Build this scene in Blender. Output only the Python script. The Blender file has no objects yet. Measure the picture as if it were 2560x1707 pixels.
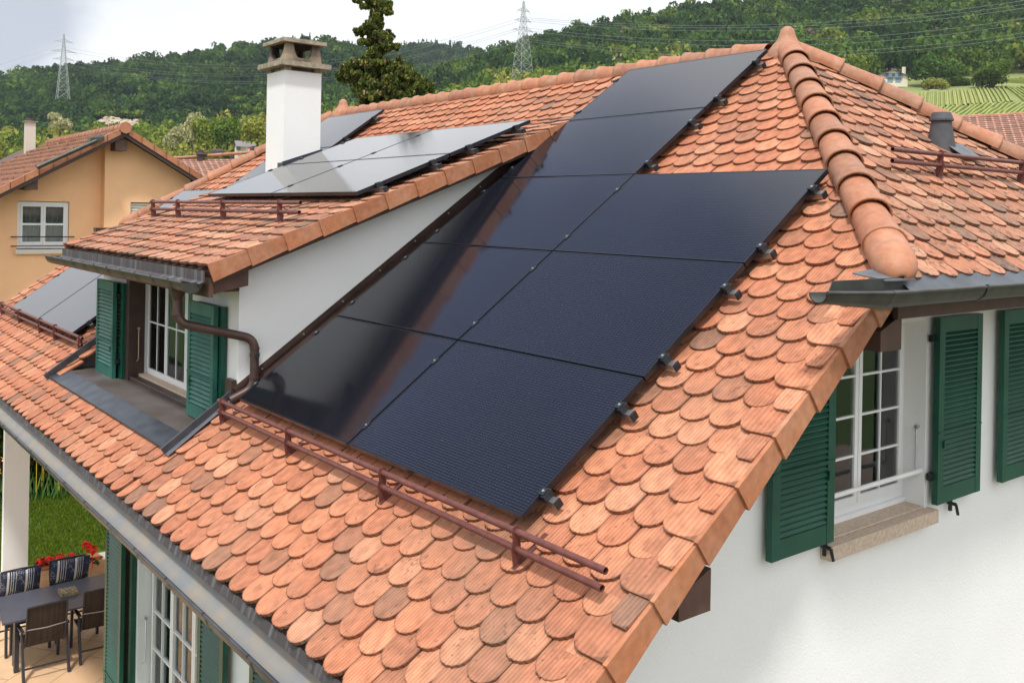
import bpy, bmesh, math, random
import numpy as np
from mathutils import Vector, Matrix
random.seed(7); rng = np.random.default_rng(7)
S = bpy.context.scene
COL = S.collection

# ------------------------------------------------------------------ camera
F_PX, YAW, ROLL = 2369.45, -.9033, .0182
CAM = Vector((7.0286, -2.8842, 1.4596))
cy_, sy_ = math.cos(YAW), math.sin(YAW)
FW = Vector((sy_, cy_, 0)); R0 = Vector((cy_, -sy_, 0)); U0 = Vector((0, 0, 1))
RR = R0 * math.cos(ROLL) + U0 * math.sin(ROLL)
UU = -R0 * math.sin(ROLL) + U0 * math.cos(ROLL)
cd = bpy.data.cameras.new('camera'); cam = bpy.data.objects.new('camera', cd); COL.objects.link(cam)
cam.matrix_world = Matrix(((RR.x, UU.x, -FW.x, CAM.x), (RR.y, UU.y, -FW.y, CAM.y), (RR.z, UU.z, -FW.z, CAM.z), (0, 0, 0, 1)))
cd.sensor_width = 36; cd.lens = F_PX / 2560 * 36; cd.shift_y = -(853.5 - 534.95) / 2560
cd.clip_start = .05; cd.clip_end = 6000
S.camera = cam

# ------------------------------------------------------------------ sky, sun, exposure
SUNV = Vector((.56, -.60, 1.51)).normalized()      # towards the sun
EL = math.asin(SUNV.z); AZ = math.atan2(SUNV.x, SUNV.y)
W = bpy.data.worlds.new('World'); S.world = W; W.use_nodes = True
nt = W.node_tree; N = nt.nodes; L = nt.links; N.clear()
out = N.new('ShaderNodeOutputWorld'); bg = N.new('ShaderNodeBackground'); bg.inputs[1].default_value = .12
sky = N.new('ShaderNodeTexSky'); sky.sky_type = 'NISHITA'; sky.sun_disc = False
sky.sun_elevation = EL; sky.sun_rotation = AZ
tc = N.new('ShaderNodeTexCoord')
mp = N.new('ShaderNodeMapping'); mp.inputs['Scale'].default_value = (1, 1, 2.6); mp.inputs['Location'].default_value = (.3, .2, .1)
nz = N.new('ShaderNodeTexNoise'); nz.inputs['Scale'].default_value = 2.6; nz.inputs['Detail'].default_value = 7; nz.inputs['Roughness'].default_value = .55
cr = N.new('ShaderNodeValToRGB'); cr.color_ramp.elements[0].position = .30; cr.color_ramp.elements[0].color = (.80, .80, .80, 1)
cr.color_ramp.elements[1].position = .52; cr.color_ramp.elements[1].color = (1, 1, 1, 1)
nz2 = N.new('ShaderNodeTexNoise'); nz2.inputs['Scale'].default_value = 3.4; nz2.inputs['Detail'].default_value = 8
cr2 = N.new('ShaderNodeValToRGB'); e = cr2.color_ramp.elements
e[0].position = .26; e[0].color = (5.4, 5.55, 5.8, 1); e[1].position = .40; e[1].color = (6.3, 6.4, 6.55, 1)
mx = N.new('ShaderNodeMixRGB')
L.new(tc.outputs['Generated'], mp.inputs[0]); L.new(mp.outputs[0], nz.inputs[0]); L.new(mp.outputs[0], nz2.inputs[0])
L.new(nz.outputs[0], cr.inputs[0]); L.new(nz2.outputs[0], cr2.inputs[0])
L.new(cr.outputs[0], mx.inputs[0]); L.new(sky.outputs[0], mx.inputs[1]); L.new(cr2.outputs[0], mx.inputs[2])
# an overcast dome is brighter higher up; an unseen bluish opening is added to darken panel reflections; one grey cloud
sxz = N.new('ShaderNodeSeparateXYZ'); L.new(tc.outputs['Generated'], sxz.inputs[0])
mrz = N.new('ShaderNodeMapRange'); mrz.inputs[1].default_value = .21; mrz.inputs[2].default_value = .32; mrz.inputs[3].default_value = 1.0; mrz.inputs[4].default_value = 1.35; L.new(sxz.outputs[2], mrz.inputs[0])
scl = N.new('ShaderNodeVectorMath'); scl.operation = 'SCALE'; L.new(mx.outputs[0], scl.inputs[0]); L.new(mrz.outputs[0], scl.inputs['Scale'])
do = N.new('ShaderNodeVectorMath'); do.operation = 'DISTANCE'; do.inputs[1].default_value = Vector((-.72, -.02, .69)).normalized(); L.new(tc.outputs['Generated'], do.inputs[0])
nzo = N.new('ShaderNodeTexNoise'); nzo.inputs['Scale'].default_value = 3.5; nzo.inputs['Detail'].default_value = 5; L.new(tc.outputs['Generated'], nzo.inputs[0])
ado = N.new('ShaderNodeMath'); ado.operation = 'MULTIPLY_ADD'; L.new(nzo.outputs[0], ado.inputs[0]); ado.inputs[1].default_value = .35; L.new(do.outputs['Value'], ado.inputs[2])
mro = N.new('ShaderNodeMapRange'); mro.interpolation_type = 'SMOOTHSTEP'; mro.inputs[1].default_value = .40; mro.inputs[2].default_value = .66; mro.inputs[3].default_value = .92; mro.inputs[4].default_value = 0; L.new(ado.outputs[0], mro.inputs[0])
mxb = N.new('ShaderNodeMixRGB'); L.new(mro.outputs[0], mxb.inputs[0]); L.new(scl.outputs[0], mxb.inputs[1]); mxb.inputs[2].default_value = (1.3, 1.75, 3.3, 1)
dv = N.new('ShaderNodeVectorMath'); dv.operation = 'DISTANCE'; dv.inputs[1].default_value = (FW * 1 + RR * (-1235 / F_PX) - UU * ((20 - 535) / F_PX)).normalized()
L.new(tc.outputs['Generated'], dv.inputs[0])
nz3 = N.new('ShaderNodeTexNoise'); nz3.inputs['Scale'].default_value = 9; nz3.inputs['Detail'].default_value = 6; L.new(tc.outputs['Generated'], nz3.inputs[0])
ad = N.new('ShaderNodeMath'); ad.operation = 'MULTIPLY_ADD'; L.new(nz3.outputs[0], ad.inputs[0]); ad.inputs[1].default_value = .12; L.new(dv.outputs['Value'], ad.inputs[2])
mrc = N.new('ShaderNodeMapRange'); mrc.interpolation_type = 'SMOOTHSTEP'; mrc.inputs[1].default_value = .095; mrc.inputs[2].default_value = .155; mrc.inputs[3].default_value = .95; mrc.inputs[4].default_value = 0; L.new(ad.outputs[0], mrc.inputs[0])
mxc = N.new('ShaderNodeMixRGB'); L.new(mrc.outputs[0], mxc.inputs[0]); L.new(mxb.outputs[0], mxc.inputs[1]); mxc.inputs[2].default_value = (3.3, 3.6, 4.2, 1)
L.new(mxc.outputs[0], bg.inputs[0]); L.new(bg.outputs[0], out.inputs[0])
sd = bpy.data.lights.new('sun', 'SUN'); sd.energy = 2.4; sd.angle = math.radians(5); sd.color = (1, .965, .92)
so = bpy.data.objects.new('sun', sd); COL.objects.link(so)
so.rotation_euler = (-SUNV).to_track_quat('-Z', 'Y').to_euler(); so.location = (0, 0, 30)
S.view_settings.view_transform = 'Standard'; S.view_settings.look = 'None'
S.view_settings.exposure = 0.52; S.view_settings.gamma = 1
S.render.engine = 'CYCLES'
S.cycles.max_bounces = 6; S.cycles.transparent_max_bounces = 8

# ------------------------------------------------------------------ projection helpers (image px 2560 wide -> points at a depth)
def at(px, py, d):
    return CAM + FW * d + RR * ((px - 1280) / F_PX * d) - UU * ((py - 534.95) / F_PX * d)
def D(px, py, d): return at(px * 1.08844, py * 1.08865, d)

# ------------------------------------------------------------------ materials
MATS = {}
def nodes(name):
    m = bpy.data.materials.new(name); m.use_nodes = True
    n = m.node_tree.nodes; l = m.node_tree.links
    b = n['Principled BSDF']; MATS[name] = m
    return m, n, l, b
def mat(name, col, rough=.6, metal=0, noise=0, nscale=8, bump=0, bscale=60, spec=.4, col2=None, detail=5, coat=0, streak=None):
    m, n, l, b = nodes(name)
    b.inputs['Roughness'].default_value = rough; b.inputs['Metallic'].default_value = metal
    b.inputs['Specular IOR Level'].default_value = spec; b.inputs['Coat Weight'].default_value = coat
    b.inputs['Base Color'].default_value = (*col, 1)
    t = n.new('ShaderNodeTexCoord')
    if noise or col2:
        z = n.new('ShaderNodeTexNoise'); z.inputs['Scale'].default_value = nscale; z.inputs['Detail'].default_value = detail
        src = t.outputs['Object']
        if streak:
            mpp = n.new('ShaderNodeMapping'); mpp.inputs['Scale'].default_value = streak; l.new(src, mpp.inputs[0]); src = mpp.outputs[0]
        l.new(src, z.inputs[0])
        r = n.new('ShaderNodeValToRGB'); r.color_ramp.elements[0].position = .35; r.color_ramp.elements[1].position = .68
        c2 = col2 or tuple(c * (1 - noise) for c in col)
        r.color_ramp.elements[0].color = (*c2, 1); r.color_ramp.elements[1].color = (*col, 1)
        l.new(z.outputs[0], r.inputs[0]); l.new(r.outputs[0], b.inputs['Base Color'])
    if bump:
        z = n.new('ShaderNodeTexNoise'); z.inputs['Scale'].default_value = bscale; z.inputs['Detail'].default_value = 4
        l.new(t.outputs['Object'], z.inputs[0])
        bp = n.new('ShaderNodeBump'); bp.inputs['Strength'].default_value = bump; bp.inputs['Distance'].default_value = .01
        l.new(z.outputs[0], bp.inputs['Height']); l.new(bp.outputs[0], b.inputs['Normal'])
    return m
def math_(n, l, op, a, b=None, c=None):
    q = n.new('ShaderNodeMath'); q.operation = op
    for i, v in enumerate((a, b, c)):
        if v is None: continue
        if isinstance(v, (int, float)): q.inputs[i].default_value = v
        else: l.new(v, q.inputs[i])
    return q.outputs[0]
def tile_mat(name, cols, groove=.042, gstr=.5, lichen=0., dirt=.25):
    """fired clay: every tile (mesh island) takes its own tone; fine grooves run along it."""
    m, n, l, b = nodes(name)
    b.inputs['Roughness'].default_value = .78; b.inputs['Specular IOR Level'].default_value = .25
    g = n.new('ShaderNodeNewGeometry'); uv = n.new('ShaderNodeUVMap'); t = n.new('ShaderNodeTexCoord')
    r = n.new('ShaderNodeValToRGB'); r.color_ramp.interpolation = 'LINEAR'
    el = r.color_ramp.elements
    while len(el) < len(cols): el.new(.5)
    for i, (p, c) in enumerate(cols): el[i].position = p; el[i].color = (*c, 1)
    l.new(g.outputs['Random Per Island'], r.inputs[0])
    sx = n.new('ShaderNodeSeparateXYZ'); l.new(uv.outputs[0], sx.inputs[0])
    # mottling, stretched along the tile
    mp = n.new('ShaderNodeMapping'); mp.inputs['Scale'].default_value = (20, 13, 1)
    l.new(uv.outputs[0], mp.inputs[0])
    z = n.new('ShaderNodeTexNoise'); z.noise_dimensions = '4D'; z.inputs['Scale'].default_value = 1; z.inputs['Detail'].default_value = 5
    l.new(mp.outputs[0], z.inputs['Vector']); wv = math_(n, l, 'MULTIPLY', g.outputs['Random Per Island'], 37.); l.new(wv, z.inputs['W'])
    mr = n.new('ShaderNodeMapRange'); mr.inputs[1].default_value = .3; mr.inputs[2].default_value = .7
    mr.inputs[3].default_value = .72; mr.inputs[4].default_value = 1.27; l.new(z.outputs[0], mr.inputs[0])
    # rib highlights are painted lighter into the colour, and the fired edge of the tail is browner
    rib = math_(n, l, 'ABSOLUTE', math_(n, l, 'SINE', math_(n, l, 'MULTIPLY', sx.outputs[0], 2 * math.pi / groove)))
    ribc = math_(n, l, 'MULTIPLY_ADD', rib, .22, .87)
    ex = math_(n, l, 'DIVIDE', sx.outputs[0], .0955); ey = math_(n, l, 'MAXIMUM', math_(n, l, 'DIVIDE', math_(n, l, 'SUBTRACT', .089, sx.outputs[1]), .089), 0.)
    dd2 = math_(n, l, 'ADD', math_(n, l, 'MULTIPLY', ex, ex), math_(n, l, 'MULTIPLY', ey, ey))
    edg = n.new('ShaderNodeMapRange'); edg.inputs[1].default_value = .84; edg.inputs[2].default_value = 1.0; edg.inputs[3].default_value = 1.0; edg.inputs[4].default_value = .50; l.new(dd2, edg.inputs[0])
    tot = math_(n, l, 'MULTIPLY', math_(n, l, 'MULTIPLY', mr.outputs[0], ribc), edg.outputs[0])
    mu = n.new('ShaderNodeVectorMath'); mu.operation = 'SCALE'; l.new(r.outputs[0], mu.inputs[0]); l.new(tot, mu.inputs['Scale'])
    # large weathering
    z2 = n.new('ShaderNodeTexNoise'); z2.inputs['Scale'].default_value = 1.7; z2.inputs['Detail'].default_value = 6
    l.new(t.outputs['Object'], z2.inputs[0])
    mr2 = n.new('ShaderNodeMapRange'); mr2.inputs[1].default_value = .45; mr2.inputs[2].default_value = .75
    mr2.inputs[3].default_value = 0; mr2.inputs[4].default_value = dirt; l.new(z2.outputs[0], mr2.inputs[0])
    mx = n.new('ShaderNodeMixRGB'); l.new(mr2.outputs[0], mx.inputs[0]); l.new(mu.outputs[0], mx.inputs[1]); mx.inputs[2].default_value = (.24, .17, .12, 1)
    last = mx.outputs[0]
    # dark lichen and soot specks
    z3 = n.new('ShaderNodeTexNoise'); z3.inputs['Scale'].default_value = 34; z3.inputs['Detail'].default_value = 3
    l.new(t.outputs['Object'], z3.inputs[0])
    z4 = n.new('ShaderNodeTexNoise'); z4.inputs['Scale'].default_value = 4.5; z4.inputs['Detail'].default_value = 2
    l.new(t.outputs['Object'], z4.inputs[0])
    sm = math_(n, l, 'ADD', math_(n, l, 'MULTIPLY', z4.outputs[0], .5), z3.outputs[0])
    mr3 = n.new('ShaderNodeMapRange'); mr3.inputs[1].default_value = .97 - lichen * .16; mr3.inputs[2].default_value = 1.03 - lichen * .13
    mr3.inputs[3].default_value = 0; mr3.inputs[4].default_value = .25 + .45 * min(1, lichen); l.new(sm, mr3.inputs[0])
    mx2 = n.new('ShaderNodeMixRGB'); l.new(mr3.outputs[0], mx2.inputs[0]); l.new(last, mx2.inputs[1]); mx2.inputs[2].default_value = (.055, .045, .035, 1)
    l.new(mx2.outputs[0], b.inputs['Base Color'])
    # grooves
    w = math_(n, l, 'MULTIPLY', sx.outputs[0], 2 * math.pi / groove)
    s = math_(n, l, 'SINE', w); s2 = math_(n, l, 'ABSOLUTE', s)
    h = math_(n, l, 'ADD', math_(n, l, 'MULTIPLY', s2, .7), math_(n, l, 'MULTIPLY', z3.outputs[0], .6))
    bp = n.new('ShaderNodeBump'); bp.inputs['Strength'].default_value = gstr; bp.inputs['Distance'].default_value = .005
    l.new(h, bp.inputs['Height']); l.new(bp.outputs[0], b.inputs['Normal'])
    return m
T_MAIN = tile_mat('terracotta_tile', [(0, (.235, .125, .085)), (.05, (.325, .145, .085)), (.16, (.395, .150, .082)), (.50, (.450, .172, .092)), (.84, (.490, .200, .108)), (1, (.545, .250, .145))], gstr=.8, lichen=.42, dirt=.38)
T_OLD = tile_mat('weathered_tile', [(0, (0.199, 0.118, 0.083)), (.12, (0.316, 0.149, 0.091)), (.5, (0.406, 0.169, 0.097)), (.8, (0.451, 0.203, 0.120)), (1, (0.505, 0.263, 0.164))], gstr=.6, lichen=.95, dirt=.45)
def verge_mat(name='verge_clay', c0=(.33, .12, .053, 1), c1=(.42, .16, .072, 1), pale=(.50, .28, .18, 1)):
    m, n, l, b = nodes(name); b.inputs['Roughness'].default_value = .62
    g = n.new('ShaderNodeNewGeometry'); t = n.new('ShaderNodeTexCoord'); r = n.new('ShaderNodeValToRGB'); el = r.color_ramp.elements
    el[0].color = c0; el[1].color = c1; l.new(g.outputs['Random Per Island'], r.inputs[0])
    z = n.new('ShaderNodeTexNoise'); z.inputs['Scale'].default_value = 3.2; z.inputs['Detail'].default_value = 9; z.inputs['Roughness'].default_value = .65; l.new(t.outputs['Object'], z.inputs[0])
    mr = n.new('ShaderNodeMapRange'); mr.inputs[1].default_value = .42; mr.inputs[2].default_value = .72; mr.inputs[4].default_value = .55; l.new(z.outputs[0], mr.inputs[0])
    mx = n.new('ShaderNodeMixRGB'); l.new(mr.outputs[0], mx.inputs[0]); l.new(r.outputs[0], mx.inputs[1]); mx.inputs[2].default_value = pale
    z2 = n.new('ShaderNodeTexNoise'); z2.inputs['Scale'].default_value = 22; z2.inputs['Detail'].default_value = 4; l.new(t.outputs['Object'], z2.inputs[0])
    mr2 = n.new('ShaderNodeMapRange'); mr2.inputs[1].default_value = .3; mr2.inputs[2].default_value = .7; mr2.inputs[3].default_value = .84; mr2.inputs[4].default_value = 1.14; l.new(z2.outputs[0], mr2.inputs[0])
    mu = n.new('ShaderNodeVectorMath'); mu.operation = 'SCALE'; l.new(mx.outputs[0], mu.inputs[0]); l.new(mr2.outputs[0], mu.inputs['Scale']); l.new(mu.outputs[0], b.inputs['Base Color'])
    bp = n.new('ShaderNodeBump'); bp.inputs['Strength'].default_value = .25; bp.inputs['Distance'].default_value = .004; l.new(z2.outputs[0], bp.inputs['Height']); l.new(bp.outputs[0], b.inputs['Normal'])
    return m
T_VERGE = verge_mat()
T_CAP = verge_mat('ridge_clay', (.29, .125, .068, 1), (.43, .165, .082, 1), (.40, .26, .175, 1))
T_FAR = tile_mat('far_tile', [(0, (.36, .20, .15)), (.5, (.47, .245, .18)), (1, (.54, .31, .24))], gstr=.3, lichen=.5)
M_DECK = mat('roof_underlay', (.10, .06, .045), .9)
M_WALL = mat('white_render', (.83, .835, .825), .85, noise=.06, nscale=.9, bump=.28, bscale=75, spec=.2)
M_WALLS = mat('cream_render', (.74, .73, .69), .85, noise=.06, nscale=3, bump=.5, bscale=80, spec=.2)
M_BROWN = mat('brown_sheet_metal', (.085, .052, .043), .42, .25, noise=.35, nscale=5, spec=.4)
M_BROWNP = mat('brown_painted_wood', (.115, .06, .045), .6, noise=.25, nscale=9)
M_GUARD = mat('red_brown_steel', (.17, .058, .048), .48, .15, noise=.3, nscale=20)
M_ZINC = mat('weathered_zinc', (.10, .11, .13), .42, .55, noise=.45, nscale=6, spec=.5, detail=8)
M_ZLIGHT = mat('pale_zinc', (.34, .295, .235), .55, .25, col2=(.24, .255, .265), nscale=5, detail=9)
M_FLASH = mat('streaked_flashing', (.22, .22, .23), .55, .2, col2=(.075, .064, .064), nscale=4, streak=(5, .6, .6), detail=8)
M_FLASH.node_tree.nodes['Color Ramp'].color_ramp.elements[0].position = .52; M_FLASH.node_tree.nodes['Color Ramp'].color_ramp.elements[1].position = .78
M_COPPER = mat('gutter_green_grey', (.085, .088, .078), .42, .5, noise=.35, nscale=9)
M_GREEN = mat('green_shutter_paint', (.007, .088, .056), .42, noise=.3, nscale=4, spec=.45)
M_GREEN2 = mat('faded_green_paint', (.03, .15, .115), .5, noise=.3, nscale=5, spec=.4)
M_WPAINT = mat('white_window_paint', (.80, .80, .80), .35, noise=.04, nscale=6)
M_STEEL = mat('galvanised_steel', (.55, .56, .56), .35, .8)
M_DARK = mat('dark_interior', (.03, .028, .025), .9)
M_CURT = mat('net_curtain', (.74, .74, .70), .9, noise=.35, nscale=5, streak=(12, 12, .3))  # vertical colour streaks stand in for shading in the folds
M_CURT2 = mat('grey_curtain', (.20, .19, .17), .9, noise=.5, nscale=5, streak=(12, 12, .3))  # same painted fold shading, on a greyer cloth
M_SAND = mat('sandstone_sill', (.62, .49, .38), .8, noise=.25, nscale=40, bump=.3, bscale=90)
M_CONC = mat('concrete_cap', (.40, .35, .27), .95, col2=(.22, .19, .13), nscale=16, bump=.9, bscale=45)
M_SOOT = mat('sooty_concrete', (.36, .28, .20), .95, col2=(.04, .032, .03), nscale=2.6, bump=.4, bscale=45, detail=3)
M_PFRAME = mat('black_anodised_frame', (.045, .05, .062), .3, .8)
M_ALU = mat('aluminium_rail', (.34, .35, .36), .35, .85)
M_CLAMP = mat('black_clamp', (.03, .034, .04), .4, .4)
M_FOIL = mat('red_roof_foil', (.30, .05, .035), .8)
M_LEAD = mat('lead_grey_flashing', (.16, .17, .19), .6, .3, noise=.3, nscale=10)

def panel_mat():
    m, n, l, b = nodes('solar_cells')
    uv = n.new('ShaderNodeUVMap'); sx = n.new('ShaderNodeSeparateXYZ'); l.new(uv.outputs[0], sx.inputs[0])
    # thin busbars along the panel every 17 mm, solder dots every 58 mm along them
    fy = math_(n, l, 'FRACT', math_(n, l, 'DIVIDE', sx.outputs[1], .0178))
    ln = math_(n, l, 'COMPARE', fy, .5, .045)
    fx = math_(n, l, 'FRACT', math_(n, l, 'DIVIDE', sx.outputs[0], .0286))
    dt = math_(n, l, 'COMPARE', fx, .5, .10)
    ln2 = math_(n, l, 'COMPARE', fy, .5, .10)
    dots = math_(n, l, 'MULTIPLY', dt, ln2)
    lines = math_(n, l, 'MAXIMUM', math_(n, l, 'MULTIPLY', ln, .50), math_(n, l, 'MULTIPLY', dots, .6))
    gx = math_(n, l, 'FRACT', math_(n, l, 'DIVIDE', sx.outputs[0], .1715))
    gy = math_(n, l, 'FRACT', math_(n, l, 'DIVIDE', sx.outputs[1], .1695))
    gap = math_(n, l, 'MAXIMUM', math_(n, l, 'COMPARE', gx, .5, .006), math_(n, l, 'COMPARE', gy, .5, .006))
    t = n.new('ShaderNodeTexCoord')
    z = n.new('ShaderNodeTexNoise'); z.inputs['Scale'].default_value = .9; z.inputs['Detail'].default_value = 3; l.new(t.outputs['Object'], z.inputs[0])
    r = n.new('ShaderNodeValToRGB'); r.color_ramp.elements[0].position = .35; r.color_ramp.elements[1].position = .65
    r.color_ramp.elements[0].color = (.002, .003, .006, 1); r.color_ramp.elements[1].color = (.004, .006, .012, 1); l.new(z.outputs[0], r.inputs[0])
    mx = n.new('ShaderNodeMixRGB'); l.new(lines, mx.inputs[0]); l.new(r.outputs[0], mx.inputs[1]); mx.inputs[2].default_value = (.085, .08, .085, 1)
    mx2 = n.new('ShaderNodeMixRGB'); l.new(gap, mx2.inputs[0]); l.new(mx.outputs[0], mx2.inputs[1]); mx2.inputs[2].default_value = (.006, .006, .008, 1)
    # dust specks
    z3 = n.new('ShaderNodeTexNoise'); z3.inputs['Scale'].default_value = 60; z3.inputs['Detail'].default_value = 2; l.new(t.outputs['Object'], z3.inputs[0])
    sp = n.new('ShaderNodeMapRange'); sp.inputs[1].default_value = .76; sp.inputs[2].default_value = .80; sp.inputs[3].default_value = 0; sp.inputs[4].default_value = .35; l.new(z3.outputs[0], sp.inputs[0])
    mx3 = n.new('ShaderNodeMixRGB'); l.new(sp.outputs[0], mx3.inputs[0]); l.new(mx2.outputs[0], mx3.inputs[1]); mx3.inputs[2].default_value = (.30, .29, .28, 1)
    l.new(mx3.outputs[0], b.inputs['Base Color'])
    b.inputs['Roughness'].default_value = .10; b.inputs['IOR'].default_value = 1.58; b.inputs['Specular IOR Level'].default_value = .5
    # very slight waviness of the glass
    bz = n.new('ShaderNodeTexNoise'); bz.inputs['Scale'].default_value = 3; l.new(t.outputs['Object'], bz.inputs[0])
    bp = n.new('ShaderNodeBump'); bp.inputs['Strength'].default_value = .04; bp.inputs['Distance'].default_value = .01
    l.new(bz.outputs[0], bp.inputs['Height']); l.new(bp.outputs[0], b.inputs['Normal'])
    return m
M_PANEL = panel_mat()
def glass_mat():
    m, n, l, b = nodes('window_glass'); n.remove(b)
    o = n['Material Output']; tr = n.new('ShaderNodeBsdfTransparent'); tr.inputs[0].default_value = (.82, .85, .84, 1)
    gl = n.new('ShaderNodeBsdfGlossy'); gl.inputs['Roughness'].default_value = .03
    fr = n.new('ShaderNodeFresnel'); fr.inputs[0].default_value = 1.75
    ms = n.new('ShaderNodeMixShader'); l.new(math_(n, l, 'MAXIMUM', fr.outputs[0], .17), ms.inputs[0]); l.new(tr.outputs[0], ms.inputs[1]); l.new(gl.outputs[0], ms.inputs[2])
    l.new(ms.outputs[0], o.inputs[0]); return m
M_GLASS = glass_mat()

# ------------------------------------------------------------------ mesh builder
def V(*a): return Vector(a)
class MB:
    def __init__(s): s.v = []; s.f = []; s.m = []; s.uv = {}; s.sm = []
    def face(s, pts, mi=0, uv=None, smooth=False):
        i = len(s.v); s.v += [tuple(p) for p in pts]; s.f.append(list(range(i, i + len(pts)))); s.m.append(mi); s.sm.append(smooth)
        if uv: s.uv[len(s.f) - 1] = uv
    def mesh(s, verts, faces, mi=0, smooth=False):
        i = len(s.v); s.v += [tuple(p) for p in verts]
        for f in faces: s.f.append([i + k for k in f]); s.m.append(mi); s.sm.append(smooth)
    def box(s, a, b, mi=0, M=None):
        (x0, y0, z0), (x1, y1, z1) = a, b
        c = [V(x, y, z) for z in (z0, z1) for y in (y0, y1) for x in (x0, x1)]
        if M is not None: c = [M @ p for p in c]
        s.mesh(c, [(0, 2, 3, 1), (4, 5, 7, 6), (0, 1, 5, 4), (2, 6, 7, 3), (0, 4, 6, 2), (1, 3, 7, 5)], mi)
    def prism(s, poly, off, mi=0):
        """poly: list of points, extruded by vector off."""
        n = len(poly); a = [V(*p) for p in poly]; b = [p + off for p in a]
        s.mesh(a + b, [tuple(range(n))[::-1], tuple(range(n, 2 * n))] + [(i, (i + 1) % n, n + (i + 1) % n, n + i) for i in range(n)], mi)
    def tube(s, pts, r, n=8, mi=0, caps=True, smooth=True, up=None, r2=None):
        pts = [V(*p) for p in pts]; rs = r if isinstance(r, (list, tuple)) else [r] * len(pts)
        rings = []; prev = None
        for i, p in enumerate(pts):
            d = (pts[min(i + 1, len(pts) - 1)] - pts[max(i - 1, 0)]).normalized()
            ref = prev if prev is not None else (V(0, 0, 1) if abs(d.z) < .9 else V(1, 0, 0))
            a = d.cross(ref).normalized(); b = a.cross(d).normalized(); prev = b
            rings.append([p + a * math.cos(2 * math.pi * k / n) * rs[i] + b * math.sin(2 * math.pi * k / n) * rs[i] for k in range(n)])
        vs = [q for rg in rings for q in rg]; fs = []
        for i in range(len(pts) - 1):
            for k in range(n):
                k2 = (k + 1) % n; fs.append((i * n + k, i * n + k2, (i + 1) * n + k2, (i + 1) * n + k))
        s.mesh(vs, fs, mi, smooth)
        if caps:
            s.face(rings[0][::-1], mi); s.face(rings[-1], mi)
    def bar(s, a, b, w, h, mi=0, up=V(0, 0, 1)):
        a = V(*a); b = V(*b); d = (b - a).normalized(); sd = d.cross(up)
        if sd.length < 1e-4: sd = d.cross(V(1, 0, 0))
        sd.normalize(); u = sd.cross(d).normalized()
        c = [a - sd * w / 2 - u * h / 2, a + sd * w / 2 - u * h / 2, a + sd * w / 2 + u * h / 2, a - sd * w / 2 + u * h / 2]
        s.prism(c, b - a, mi)
    def build(s, name, mats, parent=None, clips=None, loc=None):
        me = bpy.data.meshes.new(name); me.from_pydata(s.v, [], s.f)
        mats = mats if isinstance(mats, (list, tuple)) else [mats]
        for m in mats: me.materials.append(m)
        me.polygons.foreach_set('material_index', s.m); me.polygons.foreach_set('use_smooth', s.sm)
        if s.uv:
            ul = me.uv_layers.new(name='UVMap')
            for fi, uv in s.uv.items():
                for k, li in enumerate(me.polygons[fi].loop_indices): ul.data[li].uv = uv[k]
        bm = bmesh.new(); bm.from_mesh(me)
        for co, no in (clips or []):
            bmesh.ops.bisect_plane(bm, geom=bm.verts[:] + bm.edges[:] + bm.faces[:], plane_co=co, plane_no=no, clear_outer=True)
        if not s.uv: bmesh.ops.recalc_face_normals(bm, faces=bm.faces[:])
        bm.to_mesh(me); bm.free()
        o = bpy.data.objects.new(name, me); COL.objects.link(o)
        if parent is not None: o.parent = parent; o.matrix_parent_inverse = pinv(parent)
        elif loc is not None:
            me.transform(Matrix.Translation(-V(*loc))); o.location = loc
        return o
def wm(o):
    m = Matrix.LocRotScale(o.location, o.rotation_euler, o.scale)
    if o.parent is not None: m = wm(o.parent) @ o.matrix_parent_inverse @ m
    return m
def pinv(p): return wm(p).inverted()
def tag(o, label=None, cat=None, group=None, kind=None):
    if label: o['label'] = label
    if cat: o['category'] = cat
    if group: o['group'] = group
    if kind: o['kind'] = kind
    return o
def empty(name, loc=(0, 0, 0), label=None, cat=None, group=None, rz=0):
    o = bpy.data.objects.new(name, None); COL.objects.link(o); o.location = loc; o.rotation_euler = (0, 0, rz); o.empty_display_size = .2
    return tag(o, label, cat, group)
def copy_tree(o, parent=None):
    c = o.copy(); COL.objects.link(c)
    if parent is not None: c.parent = parent; c.matrix_parent_inverse = o.matrix_parent_inverse.copy()
    for ch in [q for q in bpy.data.objects if q.parent == o]: copy_tree(ch, c)
    return c

# ------------------------------------------------------------------ roof planes
A = .6208; cA, sA = math.cos(A), math.sin(A)
class Plane:
    def __init__(s, O, u, sl): s.O = V(*O); s.u = V(*u).normalized(); s.s = V(*sl).normalized(); s.n = s.u.cross(s.s).normalized()
    def P(s, x, t, h=0): return s.O + s.u * x + s.s * t + s.n * h
OFF = .12
MAIN = Plane((0, 0, -OFF / cA), (1, 0, 0), (0, cA, sA))
def my(y): return y / cA                     # slope coordinate of a given y on the main plane
MPAN = Plane((0, 0, 0), (1, 0, 0), (0, cA, sA))
TD = .376; aD = math.atan(TD)
DORM = Plane((0, 0, 1.105), (1, 0, 0), (0, math.cos(aD), math.sin(aD)))
def dy(y): return y / math.cos(aD)
TP = .40; aP = math.atan(TP)
DPAN = Plane((0, 0, 1.191), (1, 0, 0), (0, math.cos(aP), math.sin(aP)))
HT = .725; aH = math.atan(HT)
APX = V(1.75, 4.45, 3.04); APXL = V(-6.75, 4.45, 3.04); HIPC = V(4.33, 1.85, 1.17)
HIP = Plane((4.33, 0, 1.17), (0, 1, 0), (-math.cos(aH), 0, math.sin(aH)))
HIPL = Plane((-9.45, 0, 1.17), (0, -1, 0), (math.cos(aH), 0, math.sin(aH)))

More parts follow.
